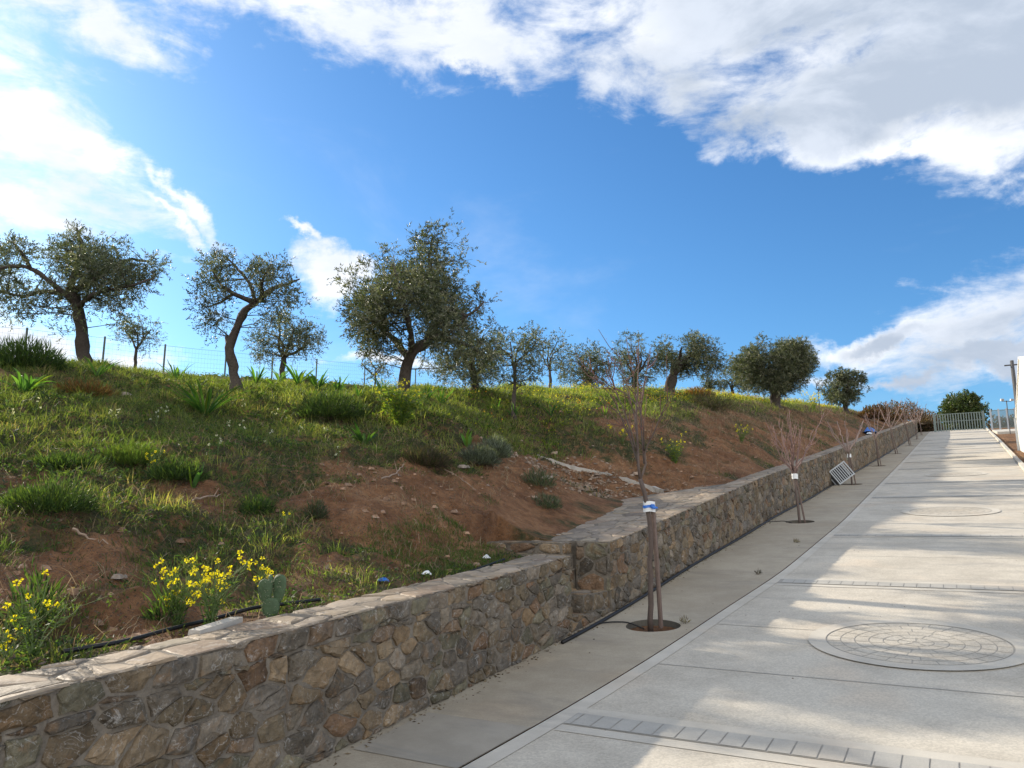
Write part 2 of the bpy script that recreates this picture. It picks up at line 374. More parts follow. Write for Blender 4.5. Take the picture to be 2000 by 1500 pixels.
# stones: blotches of rust and lichen over the stone's own colour
M_stone, t, b, p, cc = attr_mat('rubble_stone', .85, 15, .85, 1.0, .04)
rust = t.mr(t.noise(p, 5.5, 6, .7, .9), .50, .68)
c1 = t.mix(t.math('MULTIPLY', rust, .55), cc, (.21, .125, .06, 1))
lich = t.mr(t.noise(p, 14, 7, .75, 1.2), .56, .68)
c2 = t.mix(t.math('MULTIPLY', lich, .6), c1, (.42, .42, .40, 1))
drk = t.mr(t.noise(p, 9, 5, .7, .4), .62, .75)
c3 = t.mix(t.math('MULTIPLY', drk, .5), c2, (.045, .042, .045, 1)); vn = t.math('ABSOLUTE', t.math('SUBTRACT', t.noise(p, 7.5, 5, .6, .8), .5)); vm = t.mr(t.noise(p, 2.2, 3, .5), .46, .60)
c4 = t.mix(t.math('MULTIPLY', t.mr(vn, .012, .003), t.math('MULTIPLY', vm, .42)), c3, (.50, .48, .44, 1))
bl = t.mr(t.noise(p, 26, 7, .8, .5), .57, .66); c4 = t.mix(t.math('MULTIPLY', bl, .45), c4, (.36, .33, .28, 1))
t.l.new(c4, b.inputs['Base Color'])
M_mortar, t, b = newmat('mortar'); p = coords(t)
n = t.noise(p, 7, 6, .65)
t.put(t.ramp(n, [(.3, (.11, .094, .074)), (.5, (.175, .15, .118)), (.72, (.27, .235, .185))]), b.inputs['Base Color'])
bump(t, b, t.noise(p, 55, 5, .6), .8, .015)
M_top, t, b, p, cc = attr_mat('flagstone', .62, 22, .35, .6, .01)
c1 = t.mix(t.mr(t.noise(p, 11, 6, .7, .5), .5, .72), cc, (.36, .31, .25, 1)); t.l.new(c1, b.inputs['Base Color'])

# bare earth and thatch
M_earth, t, b = newmat('red_earth'); p = coords(t); a = t.new('ShaderNodeAttribute'); a.attribute_name = 'col'
sp = t.new('ShaderNodeSeparateColor'); t.l.new(a.outputs['Color'], sp.inputs[0])
n1 = t.noise(p, 1.3, 6, .6, .3); n2 = t.noise(p, 9, 6, .65); n3 = t.noise(p, 45, 4, .6)
soilc = t.ramp(t.math('ADD', t.math('MULTIPLY', n1, .55), t.math('MULTIPLY', n2, .45)), [(.34, (.12, .055, .025)), (.47, (.25, .122, .057)), (.58, (.37, .195, .095)), (.68, (.45, .28, .16))])
peb = t.voro(p, 46, 'F1', 0); pcol = t.voro(p, 46, 'F1', 1)
spc = t.new('ShaderNodeSeparateColor'); t.l.new(pcol, spc.inputs[0])
isp = t.math('MULTIPLY', t.mr(peb, .42, .30), t.math('GREATER_THAN', spc.outputs[0], .5))
soilc = t.mix(t.math('MULTIPLY', isp, .75), soilc, t.mix(spc.outputs[1], (.10, .065, .045, 1), (.32, .24, .17, 1)))
that = t.ramp(n2, [(.3, (.035, .042, .016)), (.5, (.07, .075, .03)), (.7, (.13, .11, .055))])
t.put(t.mix(t.math('MULTIPLY', sp.outputs[0], t.mr(t.noise(p, 6, 5, .7), .32, .55)), soilc, that), b.inputs['Base Color'])
hb = t.math('ADD', t.math('ADD', n2, t.math('MULTIPLY', n3, .5)), t.math('MULTIPLY', isp, .5)); bump(t, b, t.math('ADD', hb, t.math('MULTIPLY', t.noise(p, 22, 6, .75), .8)), 1.0, .09)
b.inputs['Roughness'].default_value = .95

def concrete(name, lo, hi, speck=.25, agg=90, stain=(.30, .28, .25)):
    m, t, b = newmat(name); p = coords(t); q = rotroad(t, p)
    n1 = t.noise(p, .55, 6, .6, .4); n2 = t.noise(p, 3.2, 6, .65)
    base = t.mix(t.mr(t.math('ADD', t.math('MULTIPLY', n1, .6), t.math('MULTIPLY', n2, .4)), .38, .62), (*lo, 1), (*hi, 1))
    v = t.voro(p, agg, 'F1', 1); s_ = t.new('ShaderNodeSeparateColor'); t.l.new(v, s_.inputs[0])
    gr = t.noise(p, agg * 2.2, 3, .7)
    f = t.math('ADD', 1 - speck * .62, t.math('MULTIPLY', t.math('ADD', t.math('MULTIPLY', s_.outputs[0], .6), t.math('MULTIPLY', gr, .7)), speck))
    k = t.new('ShaderNodeVectorMath', operation='SCALE'); t.put(base, k.inputs[0]); t.put(f, k.inputs[3])
    mp = t.new('ShaderNodeMapping'); t.put(q, mp.inputs[0]); mp.inputs['Scale'].default_value = (.5, 2.2, 1)
    st_ = t.mr(t.noise(mp.outputs[0], 1.1, 6, .65, .6), .52, .72)
    c = t.mix(t.math('MULTIPLY', st_, .5), k.outputs[0], (*stain, 1))
    pk = t.mr(t.noise(p, .8, 3, .5), .55, .7)
    c = t.mix(t.math('MULTIPLY', pk, .35), c, t.mix(1.0, c, (1.06, .93, .82, 1), 'MULTIPLY'))
    t.put(c, b.inputs['Base Color']); b.inputs['Roughness'].default_value = .8
    bump(t, b, t.math('ADD', t.math('MULTIPLY', s_.outputs[0], .5), gr), .35, .006)
    return m
M_road = concrete('exposed_aggregate', (.42, .38, .31), (.53, .485, .40), .42, 75)
M_pave = concrete('pavement_concrete', (.32, .275, .205), (.40, .35, .265), .28, 110, (.22, .20, .17))
M_kerb = concrete('kerb_concrete', (.46, .425, .355), (.56, .52, .44), .12, 160)
M_patch = concrete('smooth_patch', (.29, .262, .212), (.36, .325, .265), .12, 160, (.2, .2, .19))
M_brick = concrete('paving_block', (.36, .345, .305), (.44, .42, .37), .18, 140)
M_joint = simple('joint', (.12, .11, .09), .95, .3, 30, .3)
M_groove = simple('groove', (.33, .31, .27), .95, .15, 30, .2)
M_groove2 = simple('fine_groove', (.40, .375, .32), .95, .1, 30, .2)
M_black = simple('black_pipe', (.012, .012, .013), .45, .2, 10, 0)
M_soilpit = simple('pit_soil', (.045, .034, .025), .95, .5, 30, .9)
M_gate = simple('galvanised_green', (.19, .225, .205), .5, .1, 4, 0, .5)
M_galv = simple('galvanised', (.42, .45, .47), .5, .12, 5, 0, .4)
M_wire = simple('fence_wire', (.10, .12, .10), .55, .1, 5, 0, .3)
M_white = simple('white_render', (.78, .76, .70), .8, .04, 3, .1)
M_blue = simple('blue_plastic', (.03, .16, .55), .35, .2, 12, .2, 0, .5)
M_whitep = simple('white_plastic', (.75, .76, .74), .4, .1, 12, .1, 0, .5)
M_crate = simple('grey_plastic', (.36, .38, .385), .45, .1, 14, .1, 0, .4)
M_wood = simple('stake_wood', (.165, .12, .10), .85, .35, 18, .5)
M_pale = simple('pale_board', (.42, .39, .34), .8, .2, 14, .4)
M_cactus = simple('cactus_skin', (.06, .10, .05), .6, .45, 22, .5)
M_pole = simple('pole_grey', (.10, .10, .10), .7, .2, 6, .1)
M_roof = simple('roof_sheet', (.35, .33, .30), .7, .1, 4, .1)

# ------------------------------------------------------------------ terrain sheet
tl = np.unique(np.round(np.concatenate([[-200, -120, -80, -50, -30, -20], np.arange(-12, -1, .5), np.arange(-1, 1.5, .11), np.arange(1.5, 17.5, .06), np.arange(17.5, 24, .12), np.arange(20, 36, .2), np.arange(36, 70, .5), np.arange(70, 120, 1), [130, 150, 200, 300, 450, 700, 900], [RT0 - .012, RT0, RT1 + .028, RT1 + .04]]), 3))
vl = np.unique(np.round(np.concatenate([[-700, -300, -150, -80, -50, -35, -25, -18, -14, -12, -10, -9, -8.4, -8, -7.6, -7.2, -6.8, -6.4, -6, -5.6, -5, -3, -1, .2, .215], np.arange(.3, 5, .06), np.arange(5, 7, .11), np.arange(7, 14, .22), np.arange(14, 24, .5), [26, 30, 36, 45, 60, 100, 200, 400, 700], [RV - .012, RV]]), 3))
Tg, Vg = np.meshgrid(tl, vl, indexing='ij'); Ug = Vg + UW(Tg)
Zg = np.where(Vg > .207, gz(Tg, np.maximum(Vg, .21)), zr(Tg) - .07)
verge = Ug < UR(Tg) - .16
Zg = np.where(verge, zr(Tg) + .015 + (fbm(Tg * 1.5, Ug * 1.5, 3) - .5) * .06, Zg)
far = np.clip((np.abs(Vg) - 60) / 300, 0, 1); Zg = Zg - far * 25
Vv = W(Tg.ravel(), Ug.ravel(), Zg.ravel())
nT, nV = len(tl), len(vl); ii = np.arange(nT * nV).reshape(nT, nV)
quads = np.stack([ii[:-1, :-1], ii[:-1, 1:], ii[1:, 1:], ii[1:, :-1]], -1).reshape(-1, 4)[:, ::-1]
sm = np.where(Vg > .2, soil(Tg, np.maximum(Vg, .2)), np.where(verge, .25, 0)).ravel()
me = fast_mesh('ground', Vv, [quads], np.stack([sm, sm, sm], 1), None, True)
tag(link('ground', me, M_earth), kind='structure')

# ------------------------------------------------------------------ road, kerb strip, pavement
def ribbon(name, ts, ua, ub, dz, mat, kind='structure', nseg=1):
    ts = np.asarray(ts, float); V = []; 
    for k in range(nseg + 1):
        f = k / nseg; V.append(W(ts, ua(ts) * (1 - f) + ub(ts) * f, zr(ts) + dz))
    V = np.concatenate(V); n = len(ts); fs = []
    for k in range(nseg): a = np.arange(n - 1) + k * n; fs.append(np.stack([a, a + 1, a + n + 1, a + n], 1))
    o = link(name, fast_mesh(name, V, [np.concatenate(fs)]), mat); tag(o, kind=kind); return o
tsr = np.concatenate([np.arange(-30, 2, 1), np.arange(2, 14, .25), np.arange(14, 116, .8)])
PIT_PX = [(1275, 1222), (1562, 1019), (1665, 946), (1716, 910), (1750, 886), (1777, 870), (1792, 858), (1802, 850)]
PITS = []
for q in PIT_PX:
    t_, u_, z_ = road_at(*q); PITS.append((t_, min(max(u_, UK(t_) + .48), UW(t_) - .5)))
PR = .30; PH = .36
ribbon('road', tsr, lambda t: UR(t), lambda t: UK(t) - .145, 0, M_road, nseg=2)
ribbon('kerb', tsr, lambda t: UK(t) - .15, lambda t: UK(t) - .012, .004, M_kerb)
ribbon('kerb_joint', tsr, lambda t: UK(t) - .02, lambda t: UK(t) + .012, -.02, M_joint)
mb = MB()
ks_ = tsr
for a, b_ in zip(ks_[:-1], ks_[1:]):          # right kerb, a real raised edge
    ua, ub = UR(a), UR(b_); za, zb = zr(a), zr(b_)
    V = [W(a, ua + .005, za - .05), W(a, ua + .005, za + .10), W(a, ua - .14, za + .10), W(a, ua - .14, za - .05),
         W(b_, ub + .005, zb - .05), W(b_, ub + .005, zb + .10), W(b_, ub - .14, zb + .10), W(b_, ub - .14, zb - .05)]
    mb.add(V, [(0, 1, 5, 4), (1, 2, 6, 5), (2, 3, 7, 6)])
tag(mb.build('raised_kerb', M_kerb), kind='structure')
# pavement with the round pits left open
mb = MB()
brk = sorted(set([-30.] + [x for p_ in PITS for x in (p_[0] - PH, p_[0] + PH)] + [116.]))
def strip(t0, t1, fa, fb):
    n = max(1, int(math.ceil((t1 - t0) / .5))); tt = np.linspace(t0, t1, n + 1)
    V = np.concatenate([W(tt, fa(tt), zr(tt)), W(tt, fb(tt), zr(tt))]); k = n + 1
    mb.add(V, [(i, i + 1, i + 1 + k, i + k) for i in range(n)])
uka = lambda t: UK(t) + .008; ukb = lambda t: UW(t) + .02
for a, b_ in zip(brk[:-1], brk[1:]):
    pit = [p_ for p_ in PITS if abs((a + b_) / 2 - p_[0]) < .1]
    if not pit: strip(a, b_, uka, ukb)
    else:
        tc_, uc_ = pit[0]; strip(a, b_, uka, lambda t: uc_ - PH + 0 * t); strip(a, b_, lambda t: uc_ + PH + 0 * t, ukb)
        N = 40; an = np.arange(N) * 2 * PI / N; r_in = PR * (1 + .02 * np.sin(an * 3))
        ci = W(tc_ + r_in * np.cos(an), uc_ + r_in * np.sin(an), zr(tc_ + r_in * np.cos(an)))
        s_ = np.maximum(np.abs(np.cos(an)), np.abs(np.sin(an)))
        qo = W(tc_ + PH * np.cos(an) / s_, uc_ + PH * np.sin(an) / s_, zr(tc_ + PH * np.cos(an) / s_))
        mb.add(np.concatenate([ci, qo]), [(i, (i + 1) % N, (i + 1) % N + N, i + N) for i in range(N)])
tag(mb.build('pavement', M_pave), kind='structure')
PIT_LAB = ['round earth pit holding the nearest staked sapling', 'second earth pit up the pavement, under the vase-shaped sapling', 'third earth pit, beside the slatted crate', 'fourth earth pit up the pavement, past the crate', 'fifth earth pit up the pavement', 'sixth earth pit up the pavement', 'seventh earth pit, small and far', 'last and farthest earth pit, near the top of the pavement']
for (tc_, uc_), lab in zip(PITS, PIT_LAB):
    c0 = W(tc_, uc_, zr(tc_)); e = empty('tree_pit', c0, lab, 'tree pit', 'round tree pits in the pavement')
    N = 40; an = np.arange(N) * 2 * PI / N; r_in = PR * (1 + .02 * np.sin(an * 3)); m_ = MB()
    top = W(tc_ + r_in * np.cos(an), uc_ + r_in * np.sin(an), zr(tc_ + r_in * np.cos(an)) - .001); bot = top - (0, 0, .12)
    m_.add(np.concatenate([top, bot]), [(i, (i + 1) % N, (i + 1) % N + N, i + N) for i in range(N)]); m_.build('pit_edge', M_joint, e, org=c0)
    m_ = MB(); rs = [0, .08, .16, .24, .32]; V = []
    for r_ in rs:
        for a_ in an[::2]:
            tt, uu = tc_ + r_ * math.cos(a_), uc_ + r_ * math.sin(a_); V.append(W(tt, uu, float(zr(tt)) - .085 + .03 * (fbm(np.array(tt * 12), np.array(uu * 12), 2) - .5)))
    h_ = N // 2; m_.add(V, [(i * h_ + j, i * h_ + (j + 1) % h_, (i + 1) * h_ + (j + 1) % h_, (i + 1) * h_ + j) for i in range(len(rs) - 1) for j in range(h_)])
    m_.build('pit_soil', M_soilpit, e, True, c0)
m_ = MB(); n_ = 10; us = np.linspace(0, 1, n_ + 1)
for a, b_, f0, f1 in [(4.15, 5.02, .02, .985)]:
    ua_, ub_ = UK(a) * (1 - us) + UW(a) * us + .01, UK(b_) * (1 - us) + UW(b_) * us + .01
    m_.add(np.concatenate([W(a + 0 * us, ua_, zr(a + 0 * us) + .004), W(b_ + .25 * (us > 2) + 0 * us, ub_, zr(b_ + 0 * us) + .004)]), [(i, i + 1, i + n_ + 2, i + n_ + 1) for i in range(n_ - 1)])
tag(m_.build('paving_patch', M_patch), kind='structure')
# bands of blocks, saw cuts and round block patterns
def sheet(mb_, t0, t1, u0, u1, dz, nu=8, c=(1, 1, 1), m=0):
    us = np.linspace(u0, u1, nu + 1); V = np.concatenate([W(t0 + 0 * us, us, zr(t0 + 0 * us) + dz), W(t1 + 0 * us, us, zr(t1 + 0 * us) + dz)])
    mb_.add(V, [(i, i + 1, i + nu + 2, i + nu + 1) for i in range(nu)], c, m)
BANDS = [5.30, 11.30, 15.8, 23.0, 27.6, 34.5, 39.2, 46, 50.7, 57.5, 62.2, 69, 80]
for tb in BANDS:
    m_ = MB(); u0, u1 = UR(tb) + .02, UK(tb) - .152
    sheet(m_, tb - .27, tb + .27, u0, u1, .004, m=0)                       # smooth concrete margins
    sheet(m_, tb - .135, tb + .135, u0, u1, .008, m=1)                     # dark joints
    x = u0 + .01
    while x < u1 - .05:
        w_ = .148 + rng.normal(0, .003); e_ = min(x + w_, u1); g = .92 + .16 * rng.random()
        sheet(m_, tb - .125, tb + .125, x, e_ - .010, .0108 + rng.random() * .0008, 1, (g, g, g), 2); x += w_
    tag(m_.build('paving_band', [M_kerb, M_groove, M_brick]), kind='structure')
m_ = MB()
for tb in (8.72, 7.0, 13.5, 19.9, 31, 42.5):
    sheet(m_, tb - .006, tb + .006, UR(tb) + .02, UK(tb) - .152, .004)
tag(m_.build('saw_cut', M_groove), kind='structure')
def disc(mb_, tc_, uc_, r0, r1, a0, a1, dz, n, m, c=(1, 1, 1)):
    an = np.linspace(a0, a1, n + 1)
    V = np.concatenate([W(tc_ + r0 * np.cos(an), uc_ + r0 * np.sin(an), zr(tc_ + r0 * np.cos(an)) + dz), W(tc_ + r1 * np.cos(an), uc_ + r1 * np.sin(an), zr(tc_ + r1 * np.cos(an)) + dz)])
    mb_.add(V, [(i, i + 1, i + n + 2, i + n + 1) for i in range(n)], c, m)
MED = [(8.45, .44), (19.6, .12), (30.8, -.1), (42.3, -.25), (54, -.4)]
for tc_, uc_ in MED:
    m_ = MB(); RO = .95
    disc(m_, tc_, uc_, .79, RO, 0, 2 * PI, .012, 64, 0); disc(m_, tc_, uc_, .001, .79, 0, 2 * PI, .008, 48, 1)
    ra = 0.03
    while ra < .77:
        rb = min(ra + .125, .782); n_ = max(5, int(2 * PI * (ra + .06) / .19)); off = rng.random()
        for k in range(n_):
            a0 = (k + off) * 2 * PI / n_; g_ = .005 / max(ra, .06); gg = .9 + .2 * rng.random()
            disc(m_, tc_, uc_, ra + .003, rb - .006, a0 + g_, a0 + 2 * PI / n_ - g_, .0105, 3, 2, (gg, gg, gg))
        ra += .125
    tag(m_.build('paving_circle', [M_kerb, M_groove, M_road]), kind='structure')

# ------------------------------------------------------------------ rubble stone patches
PAL = np.array([(.125, .128, .135), (.155, .15, .14), (.10, .10, .10), (.175, .15, .115), (.19, .145, .095), (.175, .115, .08), (.15, .135, .105), (.24, .20, .15), (.13, .14, .115), (.18, .175, .17), (.14, .11, .09)])
PAL = (PAL * .72 + np.array((.148, .138, .118)) * .28) * (1.04, .90, .72)
PALW = np.array([3, 3, 2, 2.5, 1.2, 1.3, 3, 1.2, 2.5, 2, 1.2]); PALW = PALW / PALW.sum()
def voronoi_cells(x0, x1, y0, y1, cw, ch, jit=.49, drop=.22):
    nx = max(1, int(round((x1 - x0) / cw))); ny = max(1, int(round((y1 - y0) / ch))); cw = (x1 - x0) / nx; ch = (y1 - y0) / ny
    S = {}
    for i in range(-2, nx + 2):
        for j in range(-2, ny + 2):
            if rng.random() < drop: continue
            S[i, j] = (x0 + (i + .5 + (.5 if j % 2 else 0) * .7 + rng.uniform(-jit, jit)) * cw, y0 + (j + .5 + rng.uniform(-jit, jit)) * ch)
    out = []; asp = cw / ch
    for i in range(-1, nx + 1):
        for j in range(-1, ny + 1):
            if (i, j) not in S: continue
            sx, sy = S[i, j]; poly = [(x0, y0), (x1, y0), (x1, y1), (x0, y1)]
            m0 = (max(x0, sx - 1.6 * cw), min(x1, sx + 1.6 * cw))
            if m0[0] >= m0[1]: continue
            poly = [(m0[0], y0), (m0[1], y0), (m0[1], y1), (m0[0], y1)]
            for di in (-2, -1, 0, 1, 2):
                for dj in (-2, -1, 0, 1, 2):
                    if (di or dj) and (i + di, j + dj) in S:
                        ox, oy = S[i + di, j + dj]; mx_, my_ = (sx + ox) / 2, (sy + oy) / 2; nx_, ny_ = (ox - sx), (oy - sy) * asp * asp
                        res = []
                        for k in range(len(poly)):
                            p, q = poly[k], poly[(k + 1) % len(poly)]
                            dp = (p[0] - mx_) * nx_ + (p[1] - my_) * ny_; dq = (q[0] - mx_) * nx_ + (q[1] - my_) * ny_
                            if dp <= 0: res.append(p)
                            if (dp < 0 < dq) or (dq < 0 < dp): s_ = dp / (dp - dq); res.append((p[0] + (q[0] - p[0]) * s_, p[1] + (q[1] - p[1]) * s_))
                        poly = res
                        if len(poly) < 3: break
                if len(poly) < 3: break
            if len(poly) >= 3: out.append(np.array(poly))
    return out
def stones(mb_, cells, fn, gap=.012, rise=.014, rough=.006, lod=2, m=0, bright=1.0, clip=None):
    for poly in cells:
        c = poly.mean(0)
        if clip and not clip(*c): continue
        a = .5 * abs(np.sum(poly[:, 0] * np.roll(poly[:, 1], -1) - poly[:, 1] * np.roll(poly[:, 0], -1)))
        if a < .0012: continue
        r = math.sqrt(a / PI); k = max(.3, 1 - gap / r * rng.uniform(.4, 2.0))
        P = []
        for i in range(len(poly)):
            p, q = poly[i], poly[(i + 1) % len(poly)]; L_ = np.linalg.norm(q - p); n = max(1, int(L_ / (.05 * (3 - lod))))
            for s_ in range(n): P.append(p + (q - p) * s_ / n)
        P = np.array(P); n = len(P)
        # round the corners a little, roughen the outline
        P = P * .88 + .06 * (np.roll(P, 1, 0) + np.roll(P, -1, 0)); P = c + (P - c) * k + rng.normal(0, rough * .9, P.shape)
        t0 = rng.normal(0, .10, 2); hh = rise * rng.uniform(.5, 1.35)
        def D(X, base): return base + (X - c) @ t0 * .5 + rng.normal(0, rough * .45, len(X))
        R1 = c + (P - c) * .93; R2 = c + (P - c) * .66 + rng.normal(0, rough * .5, P.shape)
        V = np.concatenate([fn(P, np.full(n, -.010)), fn(R1, np.maximum(D(R1, hh * .55), .002)), fn(R2, np.maximum(D(R2, hh), .004)), fn(c[None], np.maximum(D(c[None], hh * 1.05), .005))])
        fs = []
        for i in range(n):
            j = (i + 1) % n; fs += [(i, j, n + j, n + i), (n + i, n + j, 2 * n + j, 2 * n + i), (2 * n + i, 2 * n + j, 3 * n)]
        cl = PAL[rng.choice(len(PAL), p=PALW)]
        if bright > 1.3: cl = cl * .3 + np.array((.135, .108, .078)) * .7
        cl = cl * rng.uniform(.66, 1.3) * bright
        mb_.add(V, fs, cl, m)
facefn = lambda X, d: W(X[:, 0], UW(X[:, 0]) - d, zr(X[:, 0]) + X[:, 1])
topfn = lambda X, d: W(X[:, 0], UW(X[:, 0]) + X[:, 1], zr(X[:, 0]) + HW(X[:, 0]) + d * .45)
def vscale(X): return X
def wall(name, t0, t1, label, spl):
    c0 = W(t0, UW(t0), float(zr(t0))); e = empty(name, c0, label, 'stone wall', 'rubble stone retaining wall')
    body = MB(); n = max(2, int((t1 - t0) / .4)); tt = np.linspace(t0, t1, n + 1)
    g0, g1 = max(t0, 0), min(t1, 24.); gt_ = np.linspace(g0, g1, int((g1 - g0) / .035)); gh_ = np.linspace(0, 1, 27); GT, GH = np.meshgrid(gt_, gh_, indexing='ij')
    GD = -.001 + .015 * (fbm(GT * 9, GH * 9, 3) - .28) + .010 * (fbm(GT * 26, GH * 26, 2) - .5); GD[:, -1] = -.004; GD[0] = GD[-1] = -.004
    GV = W(GT.ravel(), (UW(GT) - GD).ravel(), (zr(GT) + GH * HW(GT)).ravel()); gi = np.arange(GT.size).reshape(GT.shape)
    link('mortar_face', fast_mesh('mortar_face', GV - c0, [np.stack([gi[:-1, :-1], gi[1:, :-1], gi[1:, 1:], gi[:-1, 1:]], -1).reshape(-1, 4)], None, None, True), M_mortar, e)
    prof = [(0, -.1), (0, None), (.46, None), (.46, -.1)]
    V = np.concatenate([W(tt, UW(tt) + a, zr(tt) + (HW(tt) if h is None else h)) for a, h in prof]); k = n + 1
    fs = [(r_ * k + i, r_ * k + i + 1, (r_ + 1) * k + i + 1, (r_ + 1) * k + i) for r_ in range(3) for i in range(n)]
    fs += [(0, k, 2 * k, 3 * k), (n, 3 * k + n, 2 * k + n, k + n)]
    body.add(V, fs); body.build('mortar_core', M_mortar, e, org=c0)
    st_ = MB(); cp = MB()
    for (a, b_, cw, ch, lod) in spl:
        hm = float(HW((a + b_) / 2))
        fn = lambda X, d: facefn(np.stack([X[:, 0], X[:, 1] * HW(X[:, 0])], 1), d)
        top_c = .16
        stones(st_, voronoi_cells(a, b_, .0, 1 - top_c, cw, ch / hm), fn, .006, .024, .008, lod)
        stones(st_, voronoi_cells(a, b_, 1 - top_c, 1.0, cw * 1.3, top_c * 1.4, .25, .0), fn, .005, .024, .007, lod)   # squarer top course
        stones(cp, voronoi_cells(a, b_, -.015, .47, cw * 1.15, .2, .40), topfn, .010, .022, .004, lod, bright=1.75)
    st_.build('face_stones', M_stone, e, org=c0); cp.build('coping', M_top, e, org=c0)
    return e
wall('retaining_wall', -6, RT0, 'nearer stretch of rubble stone retaining wall, ending at the small steps', [(-6, 0, .3, .2, 1), (0, RT0, .205, .118, 2)])
RWall = wall('retaining_wall', RT1, 100, 'long stretch of rubble stone wall running up the slope from the small steps to the gate', [(RT1, 17, .18, .12, 2), (17, 30, .20, .15, 1), (30, 55, .32, .2, 1), (55, 100, .5, .3, 1)])
# end face of the long wall, seen beside the steps
m_ = MB(); endfn = lambda X, d: W(RT1 - d, UW(RT1) + X[:, 0], float(zr(RT1)) + X[:, 1])
stones(m_, voronoi_cells(0, .46, 0, .83, .21, .19), endfn, .011, .02, .005, 2)
m_.build('end_stones', M_stone, RWall, org=W(RT1, UW(RT1), float(zr(RT1))))
# steps in the recess
z0 = float(zr(RT0)); c0 = W(RT0, UW(RT0), z0)
e = empty('stone_steps', c0, 'small quarter-turn flight of rubble stone steps in the gap of the wall', 'steps')
for i in range(5):
    Hl = float(zr(RT1) + HW(RT1)) - z0 - .012; hf_ = (.18, .40, .66, .85, 1.0); h1 = hf_[i] * Hl; ta = RT0 + (.02, .44, .50, .62, .90)[i]; va = (.02, .04, .49, .51, .53)[i]; tb_ = RT1 + .012 + .004 * i; vb = RV + .2 + .01 * i
    ub = UW(8.4); core = MB()
    V = [W(a, ub + b_, z0 + h) for a in (ta, tb_) for b_ in (va, vb) for h in (-.1, h1)]
    core.add(V, [(0, 1, 3, 2), (4, 6, 7, 5), (0, 4, 5, 1), (2, 3, 7, 6), (1, 5, 7, 3)]); s_ = core.build('step', M_mortar, e, org=c0)
    sm_ = MB(); lo = .0 if i == 0 else hf_[i - 1] * Hl
    stones(sm_, voronoi_cells(va, vb, lo, h1, .26, .16, .2), lambda X, d: W(ta - d, ub + X[:, 0], z0 + X[:, 1]), .010, .018, .005, 2)
    stones(sm_, voronoi_cells(ta, tb_ - .03, lo, h1, .26, .16, .2), lambda X, d: W(X[:, 0], ub + va - d, z0 + X[:, 1]), .010, .018, .005, 2)
    stones(sm_, voronoi_cells(ta, tb_ - .03, va, vb, .28, .22, .35), lambda X, d: W(X[:, 0], ub + X[:, 1], z0 + h1 + d * .5), .010, .02, .004, 2, bright=1.2)
    sm_.build('facing_stones', M_stone, s_)
    s_.children[-1].location = (0, 0, 0)
    me = s_.children[-1].data; co_ = np.empty(len(me.vertices) * 3, np.float32); me.vertices.foreach_get('co', co_); me.vertices.foreach_set('co', (co_.reshape(-1, 3) - c0).ravel().astype(np.float32))
# paved landing behind the long wall
c0 = W(12., UW(12) + 1, float(zr(12))); m_ = MB(); tt = np.linspace(RT1 + .03, 16.5, 50); lw = np.maximum(landw(tt), .46)
base = np.concatenate([W(tt, UW(tt) + .455, zr(tt) + HW(tt) + .0), W(tt, UW(tt) + lw, zr(tt) + HW(tt) + .0), W(tt, UW(tt) + lw + .05, zr(tt) + HW(tt) - .3)])
e = empty('paved_landing', c0, 'flat triangular stone paved landing at the top of the small steps', 'landing')
m_.add(base, [(k * 50 + i, k * 50 + i + 1, (k + 1) * 50 + i + 1, (k + 1) * 50 + i) for k in range(2) for i in range(49)])
q0 = RT1 + .03; m_.add([W(q0, UW(q0) + a, float(zr(q0)) + h) for a, h in ((.44, -.1), (.44, float(HW(q0))), (1.8, float(HW(q0))), (1.8, -.1))], [(0, 1, 2, 3)]); m_.build('landing_bed', M_mortar, e, org=c0)
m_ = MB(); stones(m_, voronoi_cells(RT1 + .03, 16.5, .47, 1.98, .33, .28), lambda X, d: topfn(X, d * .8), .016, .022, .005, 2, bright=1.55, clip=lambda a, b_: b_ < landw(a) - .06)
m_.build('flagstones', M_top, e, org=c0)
# concrete strip edging the little path above the landing
def gp(t, v, dz=0): return W(np.asarray(t, float), UW(np.asarray(t, float)) + v, gz(np.asarray(t, float), np.asarray(v, float)) + dz)
def on_ground(px, py):
    t_, v_, p_, k_ = ground_at(px, py); return p_
pts = resample([on_ground(1050, 893), on_ground(1110, 912), on_ground(1170, 925), on_ground(1215, 936), on_ground(1262, 950), on_ground(1300, 962)], 30)
m_ = MB(); sd_ = unit(np.cross(np.gradient(pts, axis=0), (0, 0, 1.))) * .075
Vt = np.concatenate([pts - sd_ - (0, 0, .1), pts - sd_ + (0, 0, .035), pts + sd_ + (0, 0, .035), pts + sd_ - (0, 0, .1)]) + rng.normal(0, .008, (120, 3))
m_.add(Vt, [(k * 30 + i, k * 30 + i + 1, (k + 1) * 30 + i + 1, (k + 1) * 30 + i) for k in range(3) for i in range(29)])
o = m_.build('path_edging', M_pale, org=pts[0]); o.location = pts[0]; tag(o, 'pale rough concrete edging beside the earth path above the paved landing', 'edging')

